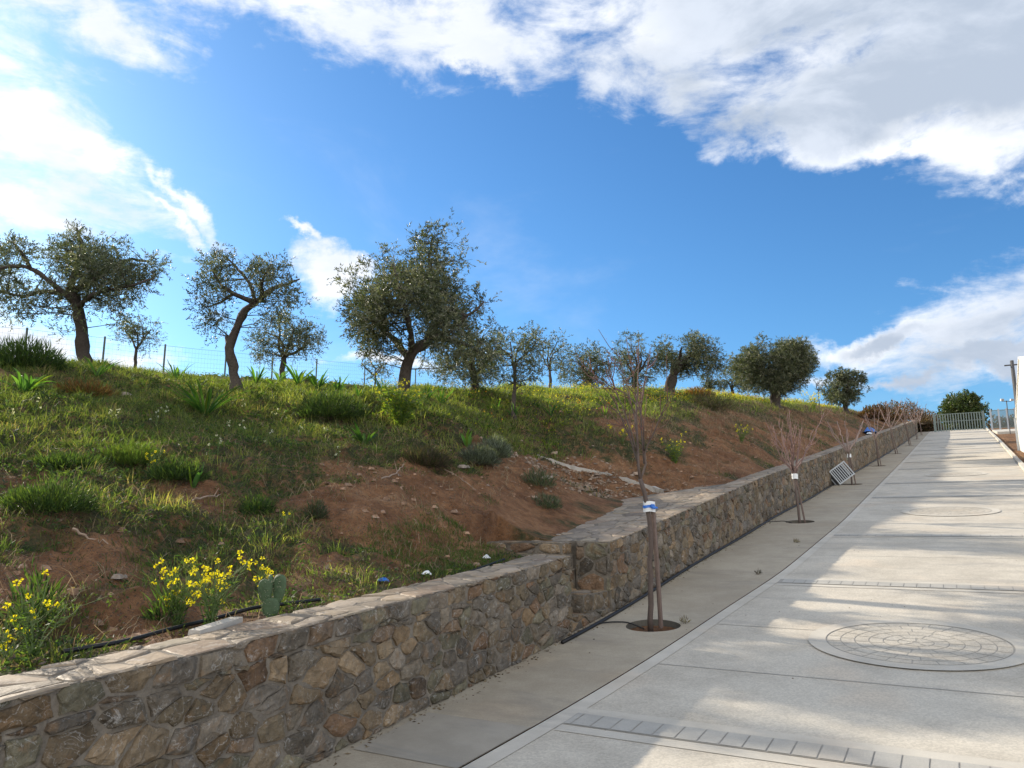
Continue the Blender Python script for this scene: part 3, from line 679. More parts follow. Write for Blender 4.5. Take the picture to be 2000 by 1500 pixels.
# ------------------------------------------------------------------ loose rocks
def rock(mb_, c, r, cl):
    an = rng.random(3); V = []
    for k in range(7):
        a_ = k * 2 * PI / 7; V.append((math.cos(a_) * r * rng.uniform(.7, 1.2), math.sin(a_) * r * rng.uniform(.5, 1), -r * .25))
    for k in range(5):
        a_ = k * 2 * PI / 5 + .3; V.append((math.cos(a_) * r * rng.uniform(.4, .8), math.sin(a_) * r * rng.uniform(.3, .7), r * rng.uniform(.25, .6)))
    V = np.array(V) + c; fs = [tuple(range(7, 12))]
    for k in range(7):
        j = (k + 1) % 7; a_, b_ = 7 + int(k * 5 / 7), 7 + int(j * 5 / 7) if j else 7
        fs.append((k, j, b_) if a_ == b_ else (k, j, b_, a_))
    mb_.add(V, fs, cl)
m_ = MB()
for _ in range(5200):
    t_ = rng.uniform(1, 34) if rng.random() < .75 else rng.uniform(7, 18); v_ = .5 + 5.5 * rng.random() ** 1.3
    if rng.random() < soil(t_, v_) * .9: continue
    if t_ > RT0 - .1 and v_ < landw(t_) + .1: continue
    r = .010 + .022 * rng.random() ** 4 * 2; cl = np.array((.24, .15, .095)) * rng.uniform(.6, 1.6); rock(m_, gp(t_, v_, r * .2), r, cl)
for _ in range(800):      # rubble on the little path
    t_ = rng.normal(13.8, 1.0); v_ = rng.normal(2.9, .7)
    if v_ < landw(t_) + .05: continue
    r = rng.uniform(.012, .05) * (2.2 if rng.random() < .08 else 1); rock(m_, gp(t_, v_, r * .2), r, np.array((.27, .20, .145)) * rng.uniform(.6, 1.4))
tag(m_.build('loose_stones', M_stone), 'small loose stones and clods scattered over the bare earth bank', 'stones', None, 'stuff')
for px, py, r, lab in [(903, 916, .085, 'pale chunky rock on the earth edge below the grey bushes'), (1065, 935, .10, 'brown rock beside the dark bush at the path'), (230, 1130, .05, 'pinkish stone lying on the earth left of the yellow flowers'), (245, 775, .09, 'flat whitish stone in the grass between the two left olive trees')]:
    m_ = MB(); p_ = on_ground(px, py); rock(m_, np.zeros(3), r, (.34, .28, .23)); rock(m_, np.array((r * .8, .2 * r, 0)), r * .6, (.28, .24, .2))
    o = m_.build('rock', M_stone); o.location = p_ + (0, 0, r * .2); tag(o, lab, 'rock', 'single rocks on the slope')

# ------------------------------------------------------------------ trees
OLV = np.array([(.060, .074, .036), (.088, .10, .055), (.135, .145, .09), (.045, .056, .028), (.18, .175, .12)])
def sprig_leaves(centres, radii, nspr, leafL, leafW, pal, up=.35, droop=0., sprL=.24, per=11):
    Ps, Ds, Cs = [], [], []
    for c, r, n in zip(centres, radii, nspr):
        n = int(n)
        if n < 1: continue
        d = unit(rng.normal(size=(n, 3))); rr = rng.random(n) ** .45
        b0 = c + d * rr[:, None] * r * .85
        sd_ = unit(d * .7 + rng.normal(0, .55, (n, 3)) + np.array((0, 0, up - droop)))
        sl = sprL * rng.uniform(.5, 1.25, n)
        sc = pal[rng.integers(0, len(pal), n)] * rng.uniform(.75, 1.3, (n, 1))
        for k in range(per):
            f = (k + rng.random(n)) / per
            pp = b0 + sd_ * (sl * f)[:, None] + np.array((0, 0, -.06)) * (f ** 2)[:, None]
            dd = unit(sd_ * .75 + unit(rng.normal(size=(n, 3))) * .75)
            Ps.append(pp); Ds.append(dd); Cs.append(sc * rng.uniform(.8, 1.2, (n, 1)))
    P = np.concatenate(Ps); D = np.concatenate(Ds); C = np.concatenate(Cs); n = len(P)
    return leaf_arrays(P, D, leafL * rng.uniform(.7, 1.25, n), leafW * rng.uniform(.8, 1.2, n), C)
def make_tree(name, label, cat, group, base, trunk, limbs, blobs, dens, leafL, leafW, pal=OLV, barkc=(.085, .07, .058), sprL=.24, twigs=True, mat=M_leaf, per=11, up=.35):
    """trunk, limbs: list of (points(n,3), r0, r1); blobs: (centre, radius)"""
    e = empty(name, base, label, cat, group); base = np.asarray(base)
    tb = MB(); nodes = []
    for k, (pts, r0, r1) in enumerate(trunk + limbs):
        n = max(5, int(np.linalg.norm(np.diff(pts, axis=0), axis=1).sum() / .12)); P = resample(pts, n, wob=.012)
        rr = np.linspace(r0, r1, n) * (1 + .10 * np.sin(np.arange(n) * 1.7 + k)) * rng.uniform(.93, 1.07, n)
        if k == 0: rr[:2] *= (1.55, 1.2)
        tb.tube(P, rr, 14 if r0 > .08 else 7, np.array(barkc) * rng.uniform(.85, 1.15), rough=.13 if r0 > .05 else .05); nodes += [(P[i], rr[i]) for i in range(n // 3, n)]
    NP = np.array([q[0] for q in nodes]); NR = np.array([q[1] for q in nodes])
    for c, r in blobs:
        d = np.linalg.norm(NP - c, axis=1) + np.where(NP[:, 2] > c[2] + .1, .5, 0); i = np.argmin(d); s_ = NP[i]
        mid = (s_ + c) / 2 + rng.normal(0, .08, 3) * max(.3, r); rs = min(NR[i] * .6, .008 + .022 * r)
        tb.tube(resample([s_, mid, c], 6), np.linspace(rs, rs * .25, 6), 5, barkc)
        if twigs:
            for _ in range(int(3 + 4 * r)):
                a = mid + (c - mid) * rng.random(); b_ = c + unit(rng.normal(size=3) + (0, 0, .3)) * r * rng.uniform(.6, .95)
                m2 = (a + b_) / 2 + rng.normal(0, .06, 3) * r; tb.tube(resample([a, m2, b_], 5), np.linspace(min(rs * .3, .006), .002, 5), 4, barkc, cap=False)
    tb.build('trunk', M_bark, e, True, base)
    rad = np.array([b_[1] for b_ in blobs]); cen = [b_[0] for b_ in blobs]
    V, Fq, C = sprig_leaves(cen, rad, np.maximum(3, dens * rad ** 2.3), leafL, leafW, pal, sprL=sprL, per=per, up=up)
    link('crown', fast_mesh('crown', V - base, [Fq], C), mat, e)
    return e
def px_tree(label, Z, base, trunk, limbs, blobs, dens, leafL=.062, leafW=.016, name='olive_tree', group='olive trees on the slope', sprL=.24, bp=None, **kw):
    """photo measurements turned into a tree at its real distance: px coordinates + depth offset in metres"""
    f = lambda q: P3(q[0], q[1], Z + (q[2] if len(q) > 2 else 0))
    tr = [([f(q) for q in pts], r0, r1) for pts, r0, r1 in trunk]; li = [([f(q) for q in pts], r0, r1) for pts, r0, r1 in limbs]
    bl = [(P3(q[0], q[1], Z + q[3]), q[2] * Z / F) for q in blobs]
    b0 = f(base)
    return make_tree(name, label, 'tree', group, b0, [(np.array(a), x, y) for a, x, y in tr], [(np.array(a), x, y) for a, x, y in li], bl, dens, leafL, leafW, sprL=sprL, **kw)
def zbase(px, py, fallback):
    t_, v_, p_, k_ = ground_at(px, py); return k_ if k_ < 90 and v_ > .3 else fallback
# --- leftmost olive: stout trunk, long limb reaching out of the frame
r_ = random.Random(3)
def cloud_blobs(rects, n, rmin, rmax, dz):
    out = []
    for _ in range(n):
        x0, y0, x1, y1 = r_.choice(rects); a = r_.random() * 2 * PI; q = math.sqrt(r_.random())
        out.append(((x0 + x1) / 2 + math.cos(a) * q * (x1 - x0) / 2, (y0 + y1) / 2 + math.sin(a) * q * (y1 - y0) / 2, r_.uniform(rmin, rmax), r_.uniform(-dz, dz)))
    return out
Z1 = 16.5
px_tree('leftmost olive tree, stout leaning trunk and a long limb reaching out to the left', Z1, (168, 722), [([(168, 726), (163, 690), (160, 640), (150, 598), (135, 560)], .155, .09)],
  [([(150, 598), (110, 560, -.3), (60, 525, -.6), (15, 520, -.5), (-50, 535, -.4)], .065, .02), ([(135, 575), (90, 570, .3), (40, 578, .6), (-20, 560, .8)], .06, .02), ([(140, 565), (150, 520), (160, 475, .3), (150, 445, .2)], .09, .02),
   ([(145, 570), (190, 540, .5), (240, 510, .8), (290, 510, .7)], .08, .02), ([(150, 600), (200, 570, -.7), (250, 560, -.9), (300, 545, -.8)], .06, .02), ([(60, 525, -.6), (40, 490, -.6), (20, 470, -.4)], .04, .015)],
  cloud_blobs([(100, 470, 210, 590)], 16, 26, 38, 1.3) + cloud_blobs([(190, 500, 270, 610), (170, 480, 250, 560)], 17, 24, 34, 1.2) + cloud_blobs([(240, 510, 320, 570)], 7, 18, 25, .8)
  + cloud_blobs([(-90, 470, 60, 560), (-90, 540, 50, 625)], 20, 24, 34, .9) + cloud_blobs([(70, 560, 150, 640)], 8, 17, 25, .8) + [(150, 455, 20, 0), (135, 470, 20, .3), (205, 480, 18, .2), (240, 475, 15, 0), (320, 520, 15, .2), (290, 560, 15, 0), (25, 482, 22, -.3), (60, 612, 18, 0), (235, 630, 20, 0), (250, 605, 18, .2), (120, 650, 14, 0)], 720, leafL=.07, leafW=.019, pal=OLV * 1.05)
# --- second olive: crooked S trunk, twin heads
px_tree('second olive tree from the left, thin crooked trunk bending right above a sawn stump', 15.0, (462, 762), [([(462, 768), (455, 720), (452, 665), (462, 640), (478, 610), (500, 590)], .105, .065)],
  [([(452, 700), (447, 668), (446, 656)], .075, .065), ([(498, 592), (460, 575, -.2), (430, 555, -.3), (415, 530, -.4)], .06, .015), ([(500, 590), (485, 550, .3), (460, 520, .4), (435, 500, .3)], .05, .015), ([(500, 590), (530, 565, .2), (560, 555, .4), (585, 545, .3)], .06, .015), ([(510, 580), (515, 545, -.4), (530, 515, -.4)], .05, .015), ([(455, 575, -.2), (430, 590, -.3), (400, 600, -.3)], .03, .01)],
  cloud_blobs([(385, 520, 440, 640)], 11, 19, 28, .7) + cloud_blobs([(405, 490, 450, 540)], 7, 18, 25, .7) + cloud_blobs([(490, 510, 570, 590)], 15, 20, 28, .9) + cloud_blobs([(510, 585, 560, 640)], 6, 15, 21, .5)
  + [(425, 488, 13, 0), (428, 500, 17, 0), (555, 510, 16, .2), (575, 575, 20, 0), (585, 590, 13, 0), (420, 650, 18, 0), (400, 630, 17, .3), (465, 530, 18, .2), (385, 610, 15, -.2), (455, 555, 15, 0), (540, 640, 15, 0)], 650, leafL=.068, leafW=.018)
# --- third olive: big dense crown
px_tree('largest olive tree, tall dense crown in the middle of the slope above the yellow shrub', 14.6, (785, 788), [([(783, 792), (787, 750), (795, 715), (805, 690), (835, 668)], .125, .09)],
  [([(800, 700), (775, 670, .3), (745, 640, .5), (715, 600, .5)], .09, .02), ([(835, 668), (850, 630, .2), (850, 580, .3), (840, 520, .2), (845, 460, .1)], .09, .015), ([(830, 670), (870, 650, -.4), (910, 620, -.6), (945, 590, -.6)], .07, .015), ([(805, 690), (800, 640, -.5), (785, 580, -.6), (770, 520, -.5)], .07, .015), ([(850, 660), (900, 670, .2), (940, 690, .3)], .05, .015)],
  cloud_blobs([(700, 530, 900, 690)], 34, 30, 42, 1.6) + cloud_blobs([(760, 470, 900, 600)], 20, 28, 38, 1.3) + cloud_blobs([(690, 520, 760, 660)], 14, 22, 30, 1.1) + cloud_blobs([(880, 540, 940, 680)], 10, 20, 28, .9) + cloud_blobs([(700, 650, 790, 715)], 8, 18, 26, .9)
  + cloud_blobs([(850, 650, 960, 720)], 10, 20, 28, .8) + [(835, 445, 17, 0), (872, 440, 15, .2), (855, 462, 24, 0), (895, 475, 18, 0), (820, 470, 20, .2), (795, 460, 10, 0), (915, 510, 16, 0), (672, 545, 20, 0), (690, 550, 24, .3), (715, 520, 20, 0), (745, 500, 20, 0), (765, 490, 18, 0), (955, 590, 14, 0), (960, 640, 18, 0), (690, 645, 18, 0), (930, 570, 15, 0)], 740, leafL=.070, leafW=.019)
def auto_tree(label, base, rect, zf, rt, nb, dens, dark=1., leafL=.075, leafW=.022, forks=3, thin=False, pal=OLV, sink=.15, **kw):
    """smaller tree: base px, crown rectangle px, distance"""
    bx, by = base; x0, y0, x1, y1 = rect; Z = zf; cx, cy = (x0 + x1) / 2, (y0 + y1) / 2; wz = (x1 - x0) / 2 * Z / F
    fork = (bx + (cx - bx) * .3, by - (by - cy) * .45); bpt = P3(bx, by, Z); t_, u_ = TU(bpt[0], bpt[1]); v_ = u_ - UW(t_)
    gzz = float(gz(t_, v_)) if .3 < v_ < 60 else bpt[2]
    foot = np.array([bpt[0], bpt[1], min(gzz, bpt[2] + .1) - sink])
    tr = [(np.array([foot, (foot + P3(*fork, Z)) / 2 + rng.normal(0, .05, 3), P3(*fork, Z)]), rt, rt * .7)]
    li = []
    for k in range(forks + 1):
        a = (k + .5) / (forks + 1); tx = x0 + (x1 - x0) * (.12 + .76 * a); ty = y0 + (y1 - y0) * (.25 + .3 * abs(a - .5)); dz_ = rng.uniform(-.6, .6) * wz
        e_ = P3(tx, ty, Z + dz_); s_ = P3(*fork, Z); li.append((np.array([s_, s_ * .55 + e_ * .45 + (0, 0, .1) + rng.normal(0, .1, 3), e_]), rt * .55, .015))
    bl = []
    for kb in range(nb + nb // 2):
        a = rng.random() * 2 * PI; q = math.sqrt(rng.random()) * .95 / max(abs(math.cos(a)), abs(math.sin(a))) ** .55; rr = (rng.uniform(.13, .23) if kb < nb else rng.uniform(.06, .11)) * min(x1 - x0, (y1 - y0) * 1.3)
        if kb >= nb: q = rng.uniform(.9, 1.12)
        ex = (x1 - x0) / 2 - rr * .6; ey = (y1 - y0) / 2 - rr * .6
        bl.append((P3(cx + math.cos(a) * q * ex * 1.1, cy + math.sin(a) * q * ey * 1.1, Z + rng.uniform(-.75, .75) * wz), rr * Z / F))
    return make_tree('olive_tree', label, 'tree', 'olive trees on the slope', foot, tr, li, bl, dens * 1.35, leafL, leafW, pal=pal * dark, twigs=False, **kw)
auto_tree('small young olive tree by the wire fence, right of the leftmost olive trunk', (265, 706), (225, 620, 313, 686), 23, .06, 14, 420, leafL=.07, leafW=.018)
auto_tree('small spreading olive tree just right of the crooked olive', (552, 726), (492, 612, 628, 716), 20.5, .09, 20, 420, leafL=.07, leafW=.018)
auto_tree('low sparse young olive behind the largest olive, left of its trunk', (733, 748), (688, 690, 775, 744), 23, .04, 9, 330, leafL=.07, leafW=.018)
auto_tree('broad olive tree filling the gap right of the largest olive', (925, 768), (850, 640, 1000, 752), 20.5, .12, 26, 420, leafL=.07, leafW=.019)
auto_tree('slim young olive with a thin grey trunk, right of the largest olive', (1004, 792), (948, 632, 1068, 756), 18.6, .055, 26, 400, leafL=.068, leafW=.018, pal=OLV * 1.15)
auto_tree('small olive with thin forked trunk standing clear against the sky', (1071, 758), (1045, 648, 1116, 722), 27, .06, 12, 380)
auto_tree('grey green olive mass left of the twin-headed olive', (1150, 762), (1092, 676, 1212, 756), 28, .12, 24, 400)
auto_tree('upright olive with rounded head just left of the thick-trunked far olive', (1238, 760), (1196, 655, 1290, 756), 29, .12, 20, 420, dark=1.0)
auto_tree('thick-trunked far olive with a wide head, middle of the crest', (1302, 764), (1276, 652, 1414, 738), 29.5, .24, 28, 460, dark=1.0)
auto_tree('small round olive between the two big far olives', (1385, 770), (1362, 722, 1410, 769), 44, .12, 10, 420, dark=1.0, leafL=.1, leafW=.03)
auto_tree('small round olive touching the left side of the dense far olive', (1430, 770), (1402, 724, 1455, 770), 44, .12, 10, 420, dark=1.0, leafL=.1, leafW=.03)
auto_tree('dense wide far olive on the crest, above the second sapling', (1512, 772), (1434, 662, 1586, 768), 38, .26, 40, 430, dark=1.0, leafL=.095, leafW=.028)
auto_tree('far olive bush-shaped on the crest, right of the dense far olive', (1650, 790), (1608, 726, 1690, 788), 55, .2, 24, 300, dark=1.0, leafL=.12, leafW=.04)
auto_tree('thin bare-looking young tree beside the dense far olive', (1598, 775), (1588, 735, 1612, 768), 45, .03, 4, 160, leafL=.1, leafW=.03)
GRN = np.array([(.045, .075, .02), (.07, .10, .025), (.035, .055, .018), (.10, .12, .035)])
auto_tree('large dark green rounded tree behind the green gate', (1880, 842), (1842, 778, 1922, 842), 128, .5, 34, 42, leafL=.36, leafW=.2, pal=GRN, sprL=1.1)
RED = np.array([(.16, .075, .035), (.11, .06, .03), (.08, .075, .03), (.20, .11, .05)])
def bush(name, label, cat, group, c, rx, rz, n, L_, W_, pal, kind='leaf', up=.8, mat=None, flowers=0, fl=None, stem=True, fsize=.016, blade=False):
    """a bush: woody stems and leafy shoots filling an uneven dome"""
    e = empty(name, c, label, cat, group); c = np.asarray(c)
    m_ = MB(); tips = []
    for k in range(max(6, int(n / 130))):
        d = unit(rng.normal(size=3) * (1, 1, .35) + (0, 0, .75)); tip = d * (rx, rx, rz) * rng.uniform(.6, 1.0); tips.append(tip)
        m_.tube(resample([(0, 0, -.05), tip * .5 + rng.normal(0, .05, 3) * rx, tip], 5), np.linspace(.012, .003, 5) * max(.4, rx), 4, (.13, .10, .07), cap=False)
    m_.build('stems', M_twig, e)
    a = unit(rng.normal(size=(n, 3)) * (1, 1, .8)); a[:, 2] = np.abs(a[:, 2]); rr = rng.random(n) ** .4
    lump = 1 + .35 * (fbm(a[:, 0] * 2.5 + c[0], a[:, 1] * 2.5 + a[:, 2] * 3 + c[1], 3) - .5) * 2
    P = a * rr[:, None] * np.array((rx, rx, rz)) * lump[:, None] * .92; D = unit(a * .8 + rng.normal(0, .45, (n, 3)) + (0, 0, up))
    C = pal[rng.integers(0, len(pal), n)] * rng.uniform(.7, 1.3, (n, 1))
    V, Fq, CC = leaf_arrays(P, D, L_ * rng.uniform(.6, 1.3, n), W_, C); link('foliage', fast_mesh('foliage', V, [Fq], CC), mat or M_grass, e)
    if flowers:
        a = unit(rng.normal(size=(flowers, 3)) * (1, 1, .8)); a[:, 2] = np.abs(a[:, 2]) + .1
        P = a * np.array((rx, rx, rz)) * rng.uniform(.75, 1.12, (flowers, 1)); flower_heads(e, P, fl or (.75, .62, .03), fsize)
    return e
def flower_heads(e, P, c, size, per=9, name='flowers'):
    n = len(P); Pp = np.repeat(P, per, 0); d = unit(rng.normal(size=(n * per, 3))); Pp = Pp + d * size * .35
    C = np.array(c)[None] * rng.uniform(.75, 1.15, (n * per, 1))
    V, Fq, CC = leaf_arrays(Pp, d, size, size * .8, C); return link(name, fast_mesh(name, V, [Fq], CC), M_petal, e)
for px, py, Z, rx, rz, lab, pal in [(1737, 806, 62, 1.5, 1.3, 'rust coloured leafy bush on the bank behind the fourth sapling', RED), (1775, 812, 80, 1.7, 1.7, 'dark reddish bush on the far bank, left of the gate', RED * .8), (1706, 800, 55, 1.1, .8, 'low brown bush at the end of the far crest', RED), (1806, 822, 92, 1.8, 1.6, 'olive brown bush beside the left end of the gate', RED * .8 + .01)]:
    p_ = P3(px, py, Z); t_, u_ = TU(p_[0], p_[1]); bz = float(gz(t_, max(u_ - UW(t_), .5))); p_[2] = min(p_[2], bz + .6) - .3
    bush('bush', lab, 'bush', 'reddish bushes on the far bank', p_, rx, rz * 1.2, 2300, .2, .08, pal, mat=M_leaf)

for px, Z, rx, rz, lab, pal in [(1803, 94, 1.6, 2.6, 'dull green bush past the upper end of the wall', DKG := RED * .5 + .02), (1817, 95, 1.3, 2.6, 'grey green bush left of the gate post', DKG), (1955, 97, 2.2, 3.4, 'grey green hedge bush behind the panel fence', DKG), (1980, 97, 2.2, 3.4, 'hedge bush behind the panel fence, half hidden by the white building', DKG), (1931, 103, 1.2, 2.2, 'bush between the gate and the panel fence', DKG)]:
    p_ = P3(px, 820, Z); t_, u_ = TU(p_[0], p_[1]); v_ = u_ - UW(t_); p_[2] = (float(gz(t_, v_)) if v_ > .3 else float(zr(t_))) - .2
    bush('bush', lab, 'bush', 'bushes beyond the top of the road', p_, rx, rz * .9, 2600, .3, .16, pal, mat=M_leaf)

# ------------------------------------------------------------------ staked saplings on the pavement
SBK = (.115, .088, .075)
def sapling(k, label, base_t, base_u, Z, build_px=None, h=3.0, nbr=9, seed=0, lean=0.0, blossom=False):
    z_ = float(zr(base_t)) - .06; base = W(base_t, base_u, z_)
    e = empty('sapling', base, label, 'sapling', 'staked bare saplings along the pavement'); g = random.Random(seed)
    m_ = MB(); hf = h * .47
    fork = np.array((g.uniform(-.05, .02) + lean * hf, g.uniform(-.05, .05), hf)); p0 = np.zeros(3)
    if build_px:
        brs = [[P3(x, y, Z + (dz if dz else 0)) - base for x, y, dz in br[0]] for br in build_px]; rads = [(br[1], br[2]) for br in build_px]
    else:
        brs = [[p0, fork * .5 + (g.uniform(-.02, .02), 0, 0), fork]]; rads = [(.030, .023)]
        for j in range(nbr):
            a = j * 2.4 + g.random(); L_ = h * g.uniform(.34, .55); sp_ = g.uniform(.28, .62) if j else .06
            s_ = fork * g.uniform(.86, 1.0); m1 = s_ + np.array((math.cos(a) * sp_ * .55, math.sin(a) * sp_ * .55, .42)) * L_
            e_ = s_ + np.array((math.cos(a) * sp_, math.sin(a) * sp_, .92)) * L_; brs.append([s_, m1, e_]); rads.append((.016, .0065) if k < 2 else (.0205, .011))
    tips = []
    for j, (b_, (ra, rb)) in enumerate(zip(brs, rads)):
        P = resample(b_, 12, .004 if j == 0 or k == 0 else .014); m_.tube(P, np.linspace(ra, rb, 12), 7 if ra > .02 else 5, np.array(SBK if k == 0 or ra > .021 else ((.20, .135, .12) if k == 1 else (.27, .20, .17))) * rng.uniform(.8, 1.3))
        if ra < .021:
            for q in range(7):
                i = rng.integers(3, 11); d = unit(unit(P[i] - P[i - 1]) + rng.normal(0, .45, 3)); L_ = rng.uniform(.12, .42) * h / 3; e_ = P[i] + d * L_ + (0, 0, L_ * .25)
                m_.tube([P[i], P[i] + d * L_ * .5 + rng.normal(0, .006, 3), e_], (.0055, .0042, .0025), 4, np.array((.15, .085, .07) if k == 0 else (.24, .15, .13)) * rng.uniform(.8, 1.3), cap=False); tips += [(P[i], e_)]
    m_.build('trunk', M_twig, e, True)
    if tips:      # dark red buds
        A = np.array([q[0] for q in tips]); B = np.array([q[1] for q in tips]); n = 5 * len(tips); ix = np.repeat(np.arange(len(tips)), 5); f = rng.random((n, 1))
        V, Fq, CC = leaf_arrays(A[ix] * (1 - f) + B[ix] * f, rng.normal(size=(n, 3)) + (0, 0, 1), .016, .010, np.array([(.22, .07, .06)]) * rng.uniform(.7, 1.4, (n, 1)))
        link('buds', fast_mesh('buds', V, [Fq], CC), M_dry, e)
    return e, base, fork
S1Z = float(np.linalg.norm([W(PITS[0][0], PITS[0][1], 0)[1]])) / ray(1275, 1222)[1]
s1 = [([(1271, 1236, 0), (1270, 1120, 0), (1266, 1000, 0), (1258, 965, 0), (1250, 935, 0)], .033, .024), ([(1250, 935, 0), (1246, 890, 0), (1243, 820, 0), (1247, 740, 0), (1248, 662, .1)], .017, .004),
      ([(1250, 938, 0), (1260, 912, 0), (1260, 885, 0), (1275, 850, -.1), (1296, 800, -.2), (1312, 766, -.3)], .014, .003), ([(1246, 905, 0), (1235, 870, .1), (1215, 820, .2), (1195, 775, .3), (1160, 735, .4)], .012, .003),
      ([(1243, 880, 0), (1228, 830, -.1), (1205, 770, -.2), (1185, 720, -.3), (1170, 690, -.3)], .011, .003), ([(1258, 905, 0), (1254, 860, .1), (1252, 790, .2), (1262, 730, .3), (1270, 680, .3)], .012, .003),
      ([(1244, 860, 0), (1238, 810, .1), (1222, 745, .2), (1207, 680, .2)], .010, .003), ([(1258, 880, 0), (1256, 830, -.2), (1240, 760, -.3), (1236, 700, -.4)], .010, .003), ([(1248, 800, 0), (1225, 770, .1), (1185, 755, .2), (1150, 722, .3)], .007, .0025),
      ([(1246, 890, 0), (1232, 850, .2), (1200, 800, .4), (1165, 790, .5)], .008, .0025)]
SAP = [('nearest bare sapling, tall and twiggy, tied to its stake with blue and white tape', 3.0, s1), ('second sapling, pinkish branches in a vase shape, bound with white tape', 2.6, None), ('third sapling, forking in two above the slatted crate', 2.5, None), ('fourth sapling, slender, in front of the blue sheet on the wall', 3.0, None), ('fifth sapling, leaning left between the fourth and sixth', 3.3, None), ('sixth sapling, dark upright stems up the pavement', 3.4, None), ('seventh sapling, small in the distance', 3.2, None), ('last and farthest sapling, near the top of the pavement', 3.2, None)]
for k, ((t_, u_), (lab, h, bpx)) in enumerate(zip(PITS, SAP)):
    e, base, fork = sapling(k, lab, t_, u_, S1Z, bpx, h, [9, 13, 7, 6, 6, 8, 7, 6, 6][k], 20 + k, [0, -.02, -.06, -.04, -.12, -.08, 0, 0, 0][k])
    # stake and ties
    hs_ = 1.38 if k == 0 else h * .42
    if k == 0: a_, b_ = P3(1291, 1226, S1Z + .05), P3(1274, 977, S1Z + .02)
    else:
        a_ = base + (.13, .03, 0); b_ = base + (.03 + fork[0] * .8, .03, hs_)
    s_ = MB(); P = resample([a_, (a_ + b_) / 2 + (.004, 0, 0), b_], 9); s_.tube(P, np.full(9, .026 if k == 0 else .020), 8, (1, 1, 1)); o = s_.build('stake', M_wood, org=a_); o.location = a_
    tag(o, ['peeling wooden stake right of the nearest sapling trunk', 'wooden stake supporting the second sapling', 'wooden stake of the third sapling, beside the crate', 'wooden stake of the fourth sapling', 'wooden stake of the fifth, leaning sapling', 'wooden stake of the sixth sapling', 'wooden stake of the seventh sapling', 'wooden stake of the last sapling before the gate'][k], 'stake', 'stakes supporting the saplings')
    if k < 3:
        c_ = (P3(1268, 990, S1Z + .01) if k == 0 else base + np.array((fork[0] * .8 + .015, .015, hs_ - .05)))
        ex = np.array((1, 0, 0)); N = 20; an = np.arange(N) * 2 * PI / N
        def loop(mb_, z0_, z1_, rx, ry, j=0): 
            V = np.concatenate([np.stack([np.cos(an) * rx * (1 + rng.normal(0, .04, N)), np.sin(an) * ry, np.full(N, z) + np.sin(an * 3) * .004], 1) for z in (z0_, (z0_ + z1_) / 2, z1_)])
            mb_.add(V, [(q * N + i, q * N + (i + 1) % N, (q + 1) * N + (i + 1) % N, (q + 1) * N + i) for q in range(2) for i in range(N)])
        w_ = MB(); loop(w_, -.055, .06, .066, .046); o = w_.build('tie', M_whitep); o.location = c_
        tag(o, ['white tape with a blue strip round the nearest sapling and its stake', 'white tape round the second sapling and its stake', 'white tape round the third sapling and its stake'][k], 'tie', 'tape ties on the saplings')
        if k == 0:
            w_ = MB(); loop(w_, -.012, .018, .070, .050); w_.box((.03, -.064, .0), .045, .02, .05, None, jit=.006); w_.box((.045, -.068, -.01), .05, .012, .02, None, jit=.006); w_.build('blue_strip', M_blue, o)

# ------------------------------------------------------------------ irrigation pipes
tt = np.arange(7.4, 99, .35); P = W(tt, UW(tt) - .075 - .02 * np.sin(tt * .9) - .02 * np.sin(tt * .31), zr(tt) + .02)
m_ = MB(); m_.tube(P, .02, 6); q = MB()
o = m_.build('irrigation_pipe', M_black, org=P[0], smooth=True); o.location = P[0]; tag(o, 'black irrigation pipe running along the foot of the stone wall', 'pipe')
for k in range(5):
    t_, u_ = PITS[k]; a_ = W(t_ - .15, UW(t_) - .1, float(zr(t_ - .15)) + .02); b_ = W(t_ + .02, u_ + .30, float(zr(t_)) + .012); c_ = W(t_ + .05, u_ + .12, float(zr(t_)) - .05)
    m_ = MB(); m_.tube(resample([a_, (a_ + b_) / 2 + (.03, .05, .005), b_, c_], 12), .008, 5, cap=False); o = m_.build('drip_tube', M_black, org=a_); o.location = a_
    tag(o, f'thin black drip tube from the wall pipe to the {["nearest", "second", "third", "fourth", "fifth"][k]} sapling pit', 'tube', 'drip tubes to the sapling pits')
pl_ = [on_ground(x, y) + (0, 0, .04) for x, y in ((120, 1290), (235, 1268), (330, 1245), (420, 1222), (500, 1200), (560, 1190), (625, 1182))]
m_ = MB(); P = resample(pl_, 40); m_.tube(P, .014, 6); o = m_.build('soil_pipe', M_black, org=P[0]); o.location = P[0]; tag(o, 'black pipe lying in the weeds behind the nearer wall', 'pipe')
pl_ = [on_ground(x, y) + (0, 0, .03) for x, y in ((845, 1142), (900, 1128), (960, 1108), (985, 1098))]
m_ = MB(); P = resample(pl_, 20); m_.tube(P, .010, 6); o = m_.build('soil_pipe', M_black, org=P[0]); o.location = P[0]; tag(o, 'short black pipe behind the wall coping near the steps', 'pipe')

# ------------------------------------------------------------------ wall-foot and wall-top objects
def axes(yaw, tilt=0, roll=0):
    from mathutils import Euler
    return np.array(Euler((tilt, roll, yaw), 'XYZ').to_matrix()).T
